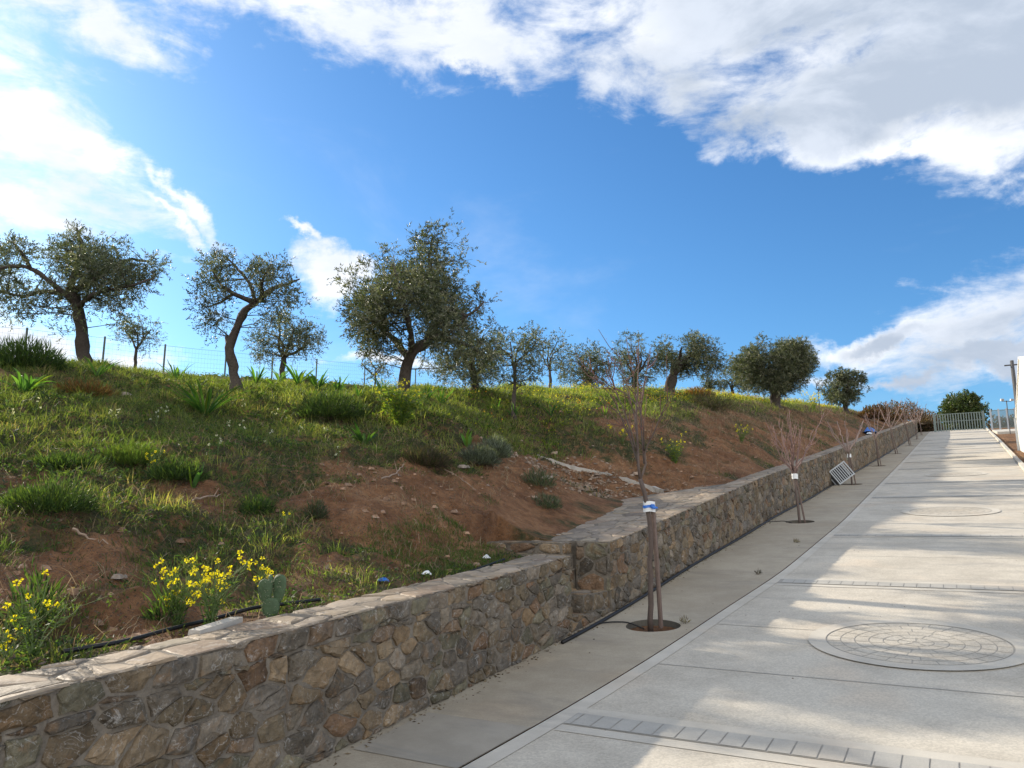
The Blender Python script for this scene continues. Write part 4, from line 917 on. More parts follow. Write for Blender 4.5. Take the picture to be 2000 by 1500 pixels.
# slatted crate tipped at the foot of the wall
t_, u_, k_ = road_at(1650, 938); t_ = min(t_, PITS[2][0] - .1); u_ = UW(t_) - .34; cp_ = W(t_, u_, float(zr(t_)))
e = empty('slatted_crate', cp_, 'pale grey slatted crate tipped against the foot of the stone wall', 'crate')
AX = axes(-TH + R(6), R(12), R(-28)) if False else axes(R(8), R(-14), R(-33))
ctr = np.array((-.05, 0, .36)); w_, d_, h_ = .62, .26, .50
fr = MB()
for sx in (-1, 1): 
    for sy in (-1, 1): fr.box(ctr + np.array((sx * w_ / 2, sy * d_ / 2, 0)) @ AX, .04, .04, h_, AX)
for sy in (-1, 1):
    for sz in (-1, 1): fr.box(ctr + np.array((0, sy * d_ / 2, sz * h_ / 2)) @ AX, w_ + .05, .045, .04, AX)
for sx in (-1, 1):
    for sz in (-1, 1): fr.box(ctr + np.array((sx * w_ / 2, 0, sz * h_ / 2)) @ AX, .045, d_, .042, AX)
fr.build('frame', M_crate, e)
for k in range(7):
    s_ = MB(); s_.box(ctr + np.array((-w_ / 2 + (k + 1) * w_ / 8, -d_ / 2, 0)) @ AX, .030, .018, h_ - .03, AX); s_.build('slat', M_crate, e)
b_ = MB(); b_.box(ctr + np.array((0, d_ / 2 - .03, 0)) @ AX, w_ - .03, .02, h_ - .03, AX); b_.build('back_panel', M_black, e)  # black colour stands in for the shade seen between the slats
# blue sheet heaped on the wall
t_ = 40.; c0 = W(t_, UW(t_) + .45, float(zr(t_) + HW(t_)) + .02)
def crumple(name, mat, c, sx, sy, sz, label, cat, n=16, rot=0, group=None):
    g = np.linspace(-1, 1, n); X, Y = np.meshgrid(g, g, indexing='ij'); rr = np.sqrt(X ** 2 + Y ** 2)
    Z = np.clip(1 - rr ** 2 * .8, 0, 1) * sz * (.5 + fbm(X * 2 + c[0], Y * 2 + c[1], 3)); Z += (fbm(X * 5 + 3, Y * 5, 2) - .5) * sz * .6
    ed = 1 + .25 * (fbm(X * 1.5 + 9, Y * 1.5 + c[0], 2) - .5); cx, sn = math.cos(rot), math.sin(rot)
    x = X * sx * ed; y = Y * sy * ed; V = np.stack([x * cx - y * sn, x * sn + y * cx, Z], -1).reshape(-1, 3); ii_ = np.arange(n * n).reshape(n, n)
    q = np.stack([ii_[:-1, :-1], ii_[1:, :-1], ii_[1:, 1:], ii_[:-1, 1:]], -1).reshape(-1, 4)
    V2 = V.copy(); V2[:, 2] = np.minimum(V[:, 2] - .006, V[:, 2] - .006)
    me = fast_mesh(name, np.concatenate([V, V2]), [q, q[:, ::-1] + n * n], None, None, True); o = link(name, me, mat); o.location = tuple(c); return tag(o, label, cat, group)
p_ = P3(1722, 842, 42); t_, u_ = TU(p_[0], p_[1]); c0 = W(t_, UW(t_) + .5, float(zr(t_) + HW(t_)) + .02)
crumple('plastic_sheet', M_blue, c0, .9, .35, .32, 'crumpled bright blue plastic sheet heaped on the wall beyond the crate', 'plastic sheet', rot=R(90) - TH)
crumple('sack', M_whitep, W(t_ - 1.6, UW(t_ - 1.6) + .35, float(zr(t_ - 1.6) + HW(t_ - 1.6)) + .01), .35, .2, .12, 'pale grey sack beside the blue plastic sheet on the wall', 'sack', rot=1)
p_ = on_ground(748, 1139); crumple('bottle_cap', M_blue, p_ + (0, 0, .02), .05, .04, .025, 'small blue plastic lid on the earth above the wall', 'litter', 8, .3, 'litter on the slope')
p_ = on_ground(833, 1128); crumple('plastic_scrap', M_whitep, p_ + (0, 0, .03), .045, .03, .03, 'white plastic scrap in the grass right of the blue lid', 'litter', 8, .3, 'litter on the slope')
p_ = on_ground(950, 1095); crumple('plastic_scrap', M_whitep, p_ + (0, 0, .03), .05, .02, .03, 'pale scrap in the green grass left of the steps', 'litter', 8, .8, 'litter on the slope')
p_ = on_ground(905, 912)
# pale board lying behind the coping
a_, b_ = on_ground(382, 1252), on_ground(458, 1226); c_ = (a_ + b_) / 2 + (0, 0, .05); dv = unit(b_ - a_); sdv = unit(np.cross(dv, (0, 0, 1.))); AXb = np.stack([dv, sdv, np.cross(sdv, dv) * 1.0])
m_ = MB(); m_.box((0, 0, 0), float(np.linalg.norm(b_ - a_)) + .04, .09, .035, AXb, jit=.004); o = m_.build('board', M_pale); o.location = c_; tag(o, 'pale weathered board lying behind the coping under the yellow flowers', 'board')
# dry sticks on the earth edge
for (xa, ya, xb, yb, lab) in [(745, 945, 788, 915, 'pale dry stick on the earth left of the brown bush'), (868, 925, 930, 965, 'long dry stick hanging down the bare earth edge'), (140, 1050, 210, 1075, 'thin dry branch on the grass at the far left'), (380, 985, 430, 975, 'curved dry twig in the grass above the bare earth')]:
    a_, b_ = on_ground(xa, ya) + (0, 0, .06), on_ground(xb, yb) + (0, 0, .05); m_ = MB(); P = resample([a_, (a_ + b_) / 2 + rng.normal(0, .03, 3), b_], 10, .008); m_.tube(P, np.linspace(.012, .005, 10), 5, (.30, .22, .16))
    m_.tube([P[5], P[5] + rng.normal(0, .06, 3) + (0, 0, .03)], (.006, .003), 4, (.3, .22, .16)); o = m_.build('stick', M_twig, org=a_); o.location = a_; tag(o, lab, 'stick', 'dry sticks on the slope')

# ------------------------------------------------------------------ single plants
STRAP = np.array([(.055, .13, .035), (.075, .16, .04), (.045, .10, .035), (.10, .19, .05)])
def strap_plant(px, py, n, L_, wd, label, upr=.6, bright=1., p=None, seed=0):
    c = on_ground(px, py) if p is None else p; e = empty('strap_leaf_plant', c - (0, 0, .02), label, 'plant', 'strap-leaved plants on the slope')
    V, F4, C = [], [], []; k0 = 0
    for k in range(n):
        a = rng.random() * 2 * PI; out = np.array((math.cos(a), math.sin(a), 0)); l_ = L_ * rng.uniform(.6, 1.1); sp_ = rng.uniform(.35, 1.0) * (1.2 - upr); drp = rng.uniform(.2, .9) * (1 - upr * .5) * (1.7 if upr < .3 else 1)
        sd_ = np.array((-math.sin(a), math.cos(a), 0)); m = 8; s = np.linspace(0, 1, m); curl = rng.normal(0, .22)
        ctr_ = out[None] * (s * sp_ * l_ * 1.1)[:, None] + np.array((0, 0, 1.))[None] * (l_ * (s - drp * .55 * s ** 2.4))[:, None] + out * .02 + sd_[None] * (curl * l_ * s ** 2)[:, None]
        wv = wd * np.sin(np.clip(s * .93 + .12, 0, 1) * PI) ** .6 * rng.uniform(.8, 1.2); tw = rng.normal(0, .25)
        s2_ = sd_ + out * tw; keel = np.array((0, 0, -.25)) * 1
        L1 = ctr_ + s2_ * wv[:, None] * .5; R1 = ctr_ - s2_ * wv[:, None] * .5; Md = ctr_ + (out * .1 + keel)[None] * wv[:, None]
        V.append(np.concatenate([L1, Md, R1])); q = []
        for i in range(m - 1): q += [(i, i + 1, m + i + 1, m + i), (m + i, m + i + 1, 2 * m + i + 1, 2 * m + i)]
        F4.append(np.array(q) + k0); k0 += 3 * m; C.append(np.repeat(STRAP[rng.integers(0, 4)][None] * rng.uniform(.8, 1.25) * bright * (np.array((1.9, 1.25, .7)) if rng.random() < .12 else 1), 3 * m, 0))
    link('leaves', fast_mesh('leaves', np.concatenate(V), [np.concatenate(F4)], np.concatenate(C), None, True), M_grass, e)
    return e
SP = [(45, 770, 15, .62, .05, 'big strap-leaved plant at the left edge with drooping pale leaves', .25, 1.2), (400, 812, 36, .82, .036, 'largest strap-leaved plant, spreading low in front of the crooked olive', .2, .8), (345, 742, 12, .6, .04, 'strap-leaved clump on the crest between the two left olives', .4, 1.2),
 (190, 735, 10, .5, .04, 'small strap-leaved clump at the foot of the leftmost olive', .4, .9), (500, 748, 12, .5, .035, 'strap-leaved clump just right of the crooked olive trunk', .5, 1.2), (545, 745, 14, .5, .035, 'bright strap-leaved clump on the crest, first in the row right of the crooked olive', .5, 1.4), (583, 752, 16, .55, .04, 'lush strap-leaved clump on the crest, second in the row', .5, 1.2),
 (620, 760, 16, .55, .04, 'dark strap-leaved clump on the crest, third in the row', .5, .9), (660, 768, 14, .5, .04, 'strap-leaved clump on the crest, fourth in the row', .5, 1.1), (745, 762, 14, .5, .035, 'strap-leaved clump left of the largest olive trunk', .5, 1.1), (700, 778, 10, .45, .035, 'small strap-leaved clump above the green mound', .5, 1.1),
 (835, 780, 14, .5, .035, 'strap-leaved clump right of the largest olive trunk', .6, 1.1), (862, 792, 14, .5, .035, 'strap-leaved clump two steps right of the largest olive trunk', .6, 1.1), (1002, 820, 14, .48, .035, 'upright strap-leaved plant below the slim young olive', .7, 1.2), (1075, 812, 10, .4, .03, 'small upright strap-leaved plant right of the slim young olive', .7, 1.2), (970, 803, 9, .4, .03, 'low strap-leaved plant left of the slim young olive base', .5, 1.3),
 (712, 872, 14, .42, .05, 'dark strap-leaved plant above the bare earth', .35, .8), (913, 872, 9, .36, .055, 'bright green broad-leaved plant beside the grey bush', .7, 1.5), (378, 950, 5, .32, .045, 'small two-leaved plant in the grass above the bare earth', .8, 1.1), (1180, 812, 8, .35, .03, 'small strap-leaved plant behind the nearest sapling', .6, 1.1)]
for q in SP: strap_plant(*q)
GREY = np.array([(.17, .19, .18), (.13, .15, .145), (.22, .24, .22), (.10, .11, .10)])
BRN = np.array([(.075, .055, .05), (.10, .075, .065), (.05, .045, .035), (.065, .075, .04)])
DG = np.array([(.045, .080, .032), (.06, .10, .034), (.033, .056, .028), (.08, .115, .038)])
LG = np.array([(.12, .17, .03), (.09, .15, .03), (.16, .19, .04), (.07, .12, .03)])
DK = np.array([(.07, .085, .06), (.05, .06, .045), (.09, .10, .08)])
BU = [('grey_bush', 965, 893, .30, .36, 2600, .10, .012, GREY, 'rounded silver grey bush on the earth edge, right one of the pair'), ('grey_bush', 935, 905, .34, .30, 2600, .10, .012, GREY * .75, 'darker silver grey bush, left one of the pair on the earth edge'),
      ('brown_bush', 830, 908, .42, .30, 2800, .10, .010, BRN, 'low dark brown twiggy bush left of the grey bushes'), ('green_mound', 645, 820, .60, .50, 5200, .12, .010, DG, 'dark green grassy mound left of the yellow shrub'),
      ('leafy_bush', 45, 726, .75, .55, 4200, .18, .016, DG, 'dark green mound on the crest at the left edge'), ('dark_bush', 1052, 950, .30, .30, 900, .10, .010, DK * 1.5, 'dark grey green bush beside the earth path'), ('dark_bush', 1068, 990, .24, .22, 700, .09, .010, DK * 1.5, 'small dark bush lower down beside the earth path'),
      ('dark_bush', 500, 1000, .20, .18, 900, .07, .012, DG, 'small dark green bush on the bare earth'), ('dark_bush', 617, 1010, .13, .2, 700, .06, .008, DK, 'small grey green bush in the middle of the bare earth'), ('grass_mound', 255, 905, .42, .26, 2600, .10, .008, (LG + DG) / 2, 'bright green grass mound left of centre on the slope'), ('grass_mound', 95, 1000, .42, .28, 3000, .10, .008, DG * .9, 'dark grass mound on the lower left slope'), ('grass_mound', 345, 935, .34, .2, 1300, .12, .012, DG, 'dark leafy mound right of the bright grass mound'),
      ('grass_mound', 130, 915, .4, .15, 1500, .12, .012, DG, 'low dark leafy mound on the left slope'), ('brown_bush', 1385, 800, .9, .6, 3000, .16, .012, BRN * 1.2, 'brown dry bush at the top of the bank behind the first sapling'), ('rusty_weeds', 165, 775, .5, .25, 1300, .12, .014, RED * 1.2, 'rust red dried weeds in front of the leftmost olive'),
      ('rusty_weeds', 1362, 775, .6, .35, 1300, .14, .02, RED * 1.5, 'orange red weeds on the crest below the thick-trunked olive')]
for nm, px, py, rx, rz, n, L_, W_, pal, lab in BU: bush(nm, lab, 'bush', None, on_ground(px, py) - (0, 0, .04), rx, rz, n, L_, W_, pal)
YEL = (.74, .66, .03)
def flower_plant(px, py, h, spread, nst, nfl, label, leafy=60, pal=DG, fs=.016, p=None, name='yellow_flower_plant', c=YEL, group='yellow flowering plants'):
    p0 = on_ground(px, py) if p is None else p; e = empty(name, p0, label, 'flowering plant', group); m_ = MB(); FP, LP, LD = [], [], []
    for k in range(nst):
        a = rng.random() * 2 * PI; d = np.array((math.cos(a), math.sin(a), 0)) * spread * rng.uniform(.15, 1.); hh = h * rng.uniform(.55, 1.0)
        P = resample([(0, 0, -.02), d * .35 + (0, 0, hh * .5), d + (0, 0, hh)], 9, .006); m_.tube(P, np.linspace(.005, .0016, 9), 4, (.10, .15, .05), cap=False)
        ends = [P[-1]]
        for q in range(5):
            i = rng.integers(3, 8); e_ = P[i] + np.array((rng.normal(0, .07), rng.normal(0, .07), rng.uniform(.05, .14))) * (h / .5); m_.tube([P[i], (P[i] + e_) / 2 + (0, 0, -.01), e_], .0016, 3, (.11, .16, .05), cap=False); ends.append(e_)
        for q in range(max(1, nfl // nst)): FP.append(ends[rng.integers(0, len(ends))] + rng.normal(0, .012, 3) * (1, 1, 1.6))
        for q in range(leafy // 14 + 2): i = rng.integers(0, 7); LP.append(P[i]); LD.append(rng.normal(0, 1, 3) * (1, 1, .4) + (0, 0, .3))
    m_.build('stems', M_twig, e)
    LP = np.array(LP); n = len(LP); V, Fq, CC = leaf_arrays(LP, np.array(LD), rng.uniform(.03, .085, n) * (h / .5), .014 * (h / .5), pal[rng.integers(0, len(pal), n)] * rng.uniform(.8, 1.5, (n, 1))); link('leaves', fast_mesh('leaves', V, [Fq], CC), M_grass, e)
    flower_heads(e, np.array(FP), c, fs, 10); return e
flower_plant(345, 1225, .40, .26, 16, 34, 'large yellow flowering plant behind the wall coping, left half of the biggest clump', 90, DG * 1.3, .018)
flower_plant(410, 1228, .46, .30, 22, 62, 'densest yellow flowering plant, right half of the biggest clump above the board', 90, DG * 1.2, .018)
flower_plant(515, 1175, .34, .10, 6, 18, 'slender yellow flowering plant right behind the prickly pear', 60, DG, .016)
flower_plant(60, 1295, .45, .24, 10, 9, 'leafy yellow flowering plant at the bottom left corner', 220, DG, .017)
flower_plant(10, 1300, .26, .18, 7, 5, 'low yellow flowering plant cut by the left edge', 120, DG, .017)
flower_plant(555, 1030, .18, .05, 3, 4, 'tiny lone yellow flower on the bare earth', 20, DG, .012)
flower_plant(1318, 905, .62, .40, 24, 45, 'yellow flowering weed low on the brown bank, right of the nearest sapling', 160, LG, .020)
flower_plant(1448, 865, .55, .42, 16, 28, 'yellow flowering weed higher on the brown bank', 120, LG, .024)
flower_plant(1215, 868, .5, .35, 10, 20, 'yellowish dry weed behind the nearest sapling', 60, LG, .025)
flower_plant(300, 930, .30, .14, 6, 14, 'small yellow flowering weed in the grass below the largest strap-leaved plant', 40, LG, .014)
flower_plant(783, 838, .85, .62, 60, 170, 'tall yellow green flowering shrub at the foot of the largest olive', 420, LG, .020, c=(.58, .56, .05))
flower_plant(1590, 800, 1.0, .9, 20, 60, 'yellow flowering shrub beneath the far crest olive', 160, LG, .045)
# white umbels
for px, py, lab in [(320, 815, 'white flower left of the largest strap-leaved plant'), (443, 835, 'pair-topped white flower right of the largest strap-leaved plant'), (475, 842, 'white flower second right of the largest strap-leaved plant'), (215, 810, 'white flower in the middle left grass'), (228, 815, 'white flower beside the one in the middle left grass'), (475, 795, 'white flower below the crooked olive trunk'), (425, 880, 'white flower lower in the grass, left one'), (410, 885, 'white flower lower in the grass, very left one'), (305, 820, 'white flower near the dry twigs'), (535, 810, 'white flower right of the crooked olive shade'), (20, 820, 'white flower near the left edge'), (585, 845, 'white flower left of the green mound'), (520, 865, 'white flower under the green mound'), (70, 800, 'white flower by the big left edge plant'), (660, 895, 'white flower in short grass above the bare earth')]:
    flower_plant(px, py + 12, .24, .03, 1, 4, lab, 6, DG, .013, name='white_flower', c=(.72, .74, .68), group='white flowers in the grass')
# tall leafy weed at left bottom and rosettes
bush('leafy_weed', 'upright narrow-leaved weed at the lower left, behind the yellow flowers', 'plant', None, on_ground(62, 1230), .16, .36, 260, .11, .013, DG)
bush('leafy_weed', 'narrow-leaved weed just left of the biggest yellow flower clump', 'plant', None, on_ground(322, 1215), .12, .24, 170, .10, .012, DG)
# prickly pear
cp_ = on_ground(525, 1205); e = empty('prickly_pear', cp_, 'young prickly pear cactus with upright green pads behind the coping', 'cactus')
def pad(c, h, w, yaw, tilt):
    n, m = 14, 18; V = []; AXp = axes(yaw, tilt, 0)
    for i in range(n + 1):
        f = i / n; y = -math.cos(f * PI) * .5 + .5; r = math.sin(f * PI) ** .75 * (.72 + .42 * y)
        for j in range(m):
            a = j * 2 * PI / m; V.append(np.array((math.cos(a) * w / 2 * r, math.sin(a) * .016 * (r ** .5 if r > 0 else 0), y * h)) @ AXp + c)
    mb_ = MB(); mb_.add(V, [(i * m + j, i * m + (j + 1) % m, (i + 1) * m + (j + 1) % m, (i + 1) * m + j) for i in range(n) for j in range(m)]); o = mb_.build('pad', M_cactus, e, True)
    sp_ = MB()
    for _ in range(26):
        f = rng.uniform(.12, .97); y = -math.cos(f * PI) * .5 + .5; r = math.sin(f * PI) ** .75 * (.72 + .42 * y) * rng.uniform(-1, 1) * .96; s_ = -1 if rng.random() < .8 else 1
        q = np.array((w / 2 * r, s_ * .015, y * h)); d = unit(np.array((rng.normal(0, .4), s_, rng.normal(0.2, .4)))) * .014; sp_.tube([(q) @ AXp + c, (q + d) @ AXp + c], (.0012, .0004), 3, (.6, .55, .4), cap=False)
    sp_.build('spines', M_twig, o); return o
pad(np.array((0.01, 0, -.02)), .15, .13, .1, 0); pad(np.array((-.035, 0, .09)), .17, .105, .2, R(4)); pad(np.array((.055, .01, .09)), .20, .12, -.35, R(-4)); pad(np.array((-.005, .015, .12)), .17, .045, 1.2, 0)

# ------------------------------------------------------------------ ground cover
def scatter(n, t0, t1, v0, v1, dens, clump=12, rad=.10, vp=1.0):
    nc = n // clump; t = rng.uniform(t0, t1, nc); v = v0 + (v1 - v0) * rng.random(nc) ** vp
    keep = rng.random(nc) < dens(t, v); t, v = t[keep], v[keep]
    sz = rng.uniform(.5, 1.4, len(t)); hue = rng.random(len(t))
    t = np.repeat(t, clump); v = np.repeat(v, clump); sz = np.repeat(sz, clump); hue = np.repeat(hue, clump); cx = rng.normal(size=(len(t), 2)) * (rad * sz)[:, None]
    t2 = t + cx[:, 0]; v2 = v + cx[:, 1]
    ok = (v2 > .5) & (v2 > np.where(t2 > RT0 - .15, np.maximum(landw(t2), np.where(t2 < RT1 + .1, RV, 0)) + .06, 0)); 
    return t2[ok], v2[ok], sz[ok], hue[ok], np.concatenate([cx, np.zeros((len(t), 1))], 1)[ok] / rad
def to_world_dir(c): return np.stack([c[:, 0] * ST - c[:, 1] * CT, c[:, 0] * CT + c[:, 1] * ST, np.zeros(len(c))], 1)
GP = 1.25 * np.array([(.045, .068, .022), (.065, .09, .03), (.11, .135, .045), (.10, .10, .05), (.17, .175, .06), (.21, .165, .095)])
def grass(name, n, t0, t1, v0, v1, dens, hmean, wd, wts, clump=14, rad=.09, vp=1., lit=1.0, bend=.5):
    t, v, sz, hue, cx = scatter(n, t0, t1, v0, v1, dens, clump, rad, vp); m = len(t); P = W(t, UW(t) + v, gz(t, v) - .015)
    lean = to_world_dir(cx) * .45 + rng.normal(0, .22, (m, 3)) * (1, 1, 0)
    big = fbm(t * .6 + 40, v * .6, 3); idx = np.clip((np.searchsorted(np.cumsum(wts) / np.sum(wts), np.clip(hue * .65 + (big - .3) * .8 * .35 + rng.random(m) * .2, 0, .999))), 0, len(GP) - 1)
    C = GP[idx] * rng.uniform(.75, 1.3, (m, 1)) * lit; V, F4, F3, CC = blade_arrays(P, lean, hmean * sz * rng.uniform(.5, 1.4, m), wd * rng.uniform(.7, 1.4, m), C, rng.uniform(.1, .9, m))
    return V, F4, F3, CC
def merge(name, parts, mat, label, cat='grass'):
    Vs, F4s, F3s, Cs, k = [], [], [], [], 0
    for V, F4, F3, C in parts: Vs.append(V); F4s.append(F4 + k); F3s.append(F3 + k); Cs.append(C); k += len(V)
    return tag(link(name, fast_mesh(name, np.concatenate(Vs), [np.concatenate(F4s), np.concatenate(F3s)], np.concatenate(Cs)), mat), label, cat, None, 'stuff')
dn = lambda t, v: soil(t, v)
plateau = lambda t, v: np.where((v > 4.2) | (t < 8), soil(t, v), soil(t, v) * .55)
parts = [grass('g', 90000, -1, 10, .5, 9, dn, .07, .0055, [3, 3, 2, 3, 1, 2], clump=22, rad=.08), grass('g', 34000, -1, 10, .5, 10, dn, .11, .006, [2, 3, 3, 1, 3, 1], clump=60, rad=.11, lit=1.2),
         grass('g', 60000, 2, 12, 5, 15, dn, .15, .008, [2, 3, 3, 1, 2, 1]),
         grass('g', 60000, 10, 24, 3.2, 9, plateau, .15, .010, [2, 3, 3, 1, 4, 1], lit=1.25),
         grass('g', 44000, 20, 50, 3.2, 12, plateau, .2, .018, [2, 3, 3, 1, 4, 1], rad=.16, lit=1.3),
         grass('g', 14000, 50, 98, 2.2, 9, plateau, .25, .03, [2, 3, 3, 2, 2, 2], rad=.3),
         grass('g', 16000, 9.5, 40, .5, 4.2, dn, .10, .009, [2, 2, 1, 2, 1, 4]),
         grass('g', 12000, 6, 8.9, .5, 1.6, lambda t, v: np.full(t.shape, .9), .07, .005, [3, 4, 3, 1, 0, 0])]
parts += [grass('g', 22000, -1, 10, .6, 4, lambda t, v: np.clip(.25 + soil(t, v), 0, 1), .06, .005, [5, 4, 1, 1, 0, 0], clump=50, rad=.10), grass('g', 26000, -1, 12, 1.5, 10, lambda t, v: soil(t, v) * np.clip((fbm(t * .8 + 90, v * .8, 3) - .45) * 6, 0, 1), .13, .006, [0, 0, 0, 1, 1, 6], clump=26, rad=.12, bend=.8)]
merge('grass', parts, M_grass, 'patchy green grass growing over the earth slope and crest')
def herbs(n, t0, t1, v0, v1, dens, L_, Wd, pal, clump=16, rad=.08, flat=.35):
    t, v, sz, hue, cx = scatter(n, t0, t1, v0, v1, dens, clump, rad); m = len(t); P = W(t, UW(t) + v, gz(t, v) + rng.uniform(0, .05, m) * sz)
    D = unit(to_world_dir(cx) * .6 + rng.normal(0, .5, (m, 3)) * (1, 1, .3) + (0, 0, flat)); pi_ = np.clip((hue * len(pal)).astype(int), 0, len(pal) - 1)
    V, Fq, C = leaf_arrays(P, D, L_ * sz * rng.uniform(.6, 1.3, m), Wd * sz, pal[pi_] * rng.uniform(.7, 1.35, (m, 1))); return V, Fq, np.zeros((0, 3), int), C
parts = [herbs(60000, -1, 10, .5, 9, dn, .035, .015, DG), herbs(26000, -1, 12, .5, 9, dn, .035, .014, BRN * 1.6), herbs(26000, 2, 14, 4, 14, dn, .06, .025, DG * 1.2), herbs(16000, 10, 36, .6, 6, lambda t, v: soil(t, v), .06, .022, DK), herbs(24000, 10, 40, 4, 10, plateau, .09, .035, LG)]
merge('low_weeds', parts, M_grass, 'small leafy weeds carpeting the slope between the grass tufts', 'weeds')
# yellow bloom over the plateau
t, v, sz, hue, cx = scatter(34000, 13, 75, 4.2, 12, lambda t, v: np.clip((fbm(t * .35 + 50, v * .35, 3) - .36) * 5, .05, 1), 8, .2)
P = W(t, UW(t) + v, gz(t, v) + rng.uniform(.12, .30, len(t))); n = len(P)
V, Fq, C = leaf_arrays(P, rng.normal(size=(n, 3)) + (0, 0, .6), rng.uniform(.016, .034, n) * (1 + t / 40), rng.uniform(.012, .024, n) * (1 + t / 40), np.where((hue < .12)[:, None], np.array([(.55, .22, .04)]), np.array([(.55, .52, .04)])) * rng.uniform(.7, 1.2, (n, 1)))
merge('yellow_bloom', [(V, Fq, np.zeros((0, 3), int), C)], M_petal, 'yellow bloom of small flowers spread through the grass of the crest', 'flowers')
# dry stalks and litter on the bank
DRY = np.array([(.30, .23, .14), (.22, .16, .10), (.38, .31, .20)])
ta_, tb2 = scatter(24000, 0, 40, .6, 6, lambda t, v: np.full(t.shape, .8), 5, .12), scatter(16000, 17, 70, 2.2, 4.2, lambda t, v: np.full(t.shape, .9), 10, .14)
t, v, sz, hue, cx = [np.concatenate([a, b_]) for a, b_ in zip(ta_, tb2)]; m = len(t)
P = W(t, UW(t) + v, gz(t, v) + .005); C = DRY[rng.integers(0, 3, m)] * rng.uniform(.6, 1.2, (m, 1))
V, F4, F3, CC = blade_arrays(P, rng.normal(0, 1.1, (m, 3)) * (1, 1, 0), rng.uniform(.04, .22, m), .004 + .0002 * t, C, rng.uniform(.2, 1, m))
merge('dry_stalks', [(V, F4, F3, CC)], M_dry, 'straw coloured dry stalks lying and standing over the bank', 'dry grass')
n = 1500; t = rng.uniform(0, 40, n) ** 1.0; u = UW(t) - .02 - np.abs(rng.normal(0, .07, n)); P = W(t, u, zr(t) + .006); V, Fq, C = leaf_arrays(P, rng.normal(size=(n, 3)) * (1, 1, .15), rng.uniform(.015, .05, n), rng.uniform(.006, .018, n), DRY[rng.integers(0, 3, n)] * rng.uniform(.3, .8, (n, 1)))
merge('leaf_litter', [(V, Fq, np.zeros((0, 3), int), C)], M_dry, 'dry leaf litter gathered along the foot of the wall', 'litter')
# a few sprigs and crumbs on the pavement
m_ = MB()
for _ in range(260):
    t_ = rng.uniform(2, 30); u_ = rng.uniform(UR(t_) + .1, UW(t_) - .05) if rng.random() < .5 else UW(t_) - abs(rng.normal(0, .12)) - .03
    rock(m_, W(t_, u_, float(zr(t_)) + .003), rng.uniform(.003, .010), np.array((.13, .10, .075)) * rng.uniform(.6, 1.6))
tag(m_.build('grit', M_stone), 'fine grit and crumbs lying on the pavement and road', 'grit', None, 'stuff')
for px, py, lab in [(1556, 1060, 'little weed sprouting from the pavement before the second sapling'), (1482, 1122, 'tiny dark weed tuft on the pavement, nearer than the other'), (1337, 1218, 'dry weed wisps at the right rim of the nearest pit')]:
    t_, u_, k_ = road_at(px, py); bush('pavement_weed', lab, 'weed', 'little weeds on the pavement', W(t_, u_, float(zr(t_))), .05, .07, 60, .05, .006, BRN if 'dark' in lab else DRY * .6)

# ------------------------------------------------------------------ wire fence along the crest
FP = [(-60, 632, 18.5), (53, 643, 19.5), (205, 660, 21), (323, 675, 22.5), (442, 687, 24.5), (533, 696, 26), (619, 703, 28), (713, 712, 30.5), (812, 722, 33.5), (925, 733, 37.5), (1042, 742, 43), (1120, 748, 49)]
e = empty('wire_fence', P3(FP[0][0], FP[0][1], FP[0][2]) - (0, 0, 1.7), 'thin green wire mesh fence with slim posts running behind the olives', 'fence'); e0 = np.array(e.location)
tops = []
for px, py, Z in FP:
    p_ = P3(px, py, Z); t_, u_ = TU(p_[0], p_[1]); g = float(gz(t_, u_ - UW(t_))); g = min(g, p_[2] - 1.0); tops.append((p_, np.array((p_[0], p_[1], g - .15))))
    m_ = MB(); m_.tube([tops[-1][1], p_ + (0, 0, .04)], .026, 6); m_.build('post', M_wire, e, org=e0)
m_ = MB()
for (a, ga), (b_, gb) in zip(tops[:-1], tops[1:]):
    hgt = 1.55; L_ = np.linalg.norm(b_ - a)
    for k in range(12):
        z_ = -k * hgt / 11.; m_.tube([a + (0, 0, z_), (a + b_) / 2 + (0, 0, z_ - .01), b_ + (0, 0, z_)], .002 if k else .004, 3, cap=False)
    for k in range(int(L_ / .12)):
        p_ = a + (b_ - a) * k * .12 / L_; m_.tube([p_, p_ - (0, 0, hgt)], .0014, 3, cap=False)
m_.build('wire_mesh', M_wire, e, org=e0)

# ------------------------------------------------------------------ the far end: gate, fence, white building, poles
tg = 97.; zg = float(zr(tg)); uL, uR_ = UK(tg) - .35, UR(tg) + .1
gL = P3(1823, 829, 1); 
def u_at(px, t_):
    r = ray(px, 820); k = t_ / (r[0] * ST + r[1] * CT); x, y = r[0] * k, r[1] * k; return TU(x, y)[1]
uL, uR_ = u_at(1824, tg), u_at(1922, tg); g0 = W(tg, uR_, zg); gh = 2.0
e = empty('metal_gate', g0, 'green metal gate of upright bars closing the top of the road', 'gate'); m_ = MB(); um = u_at(1884, tg)
for uu in (uL, uR_): 
    q = MB(); q.box(W(tg, uu, zg + gh / 2), .14, .14, gh + .1, axes(-TH)); q.build('post', M_gate, e, org=g0)
m_ = MB()
for zz in (.12, gh * .55, gh - .08): m_.box(W(tg, (uL + uR_) / 2, zg + zz), abs(uL - uR_), .05, .06, axes(-TH))
m_.build('rails', M_gate, e, org=g0)
nb_ = 19
for k in range(nb_):
    q = MB(); q.box(W(tg, uR_ + (uL - uR_) * (k + .5) / nb_, zg + gh / 2), .10, .04, gh - .1, axes(-TH)); q.build('bar', M_gate, e, org=g0)
tf = 93.; fa, fb = u_at(1936, tf), u_at(1984, tf); f0 = W(tf, fa, float(zr(tf))); e = empty('panel_fence', f0, 'grey metal panel fence between the gate and the white building', 'fence')
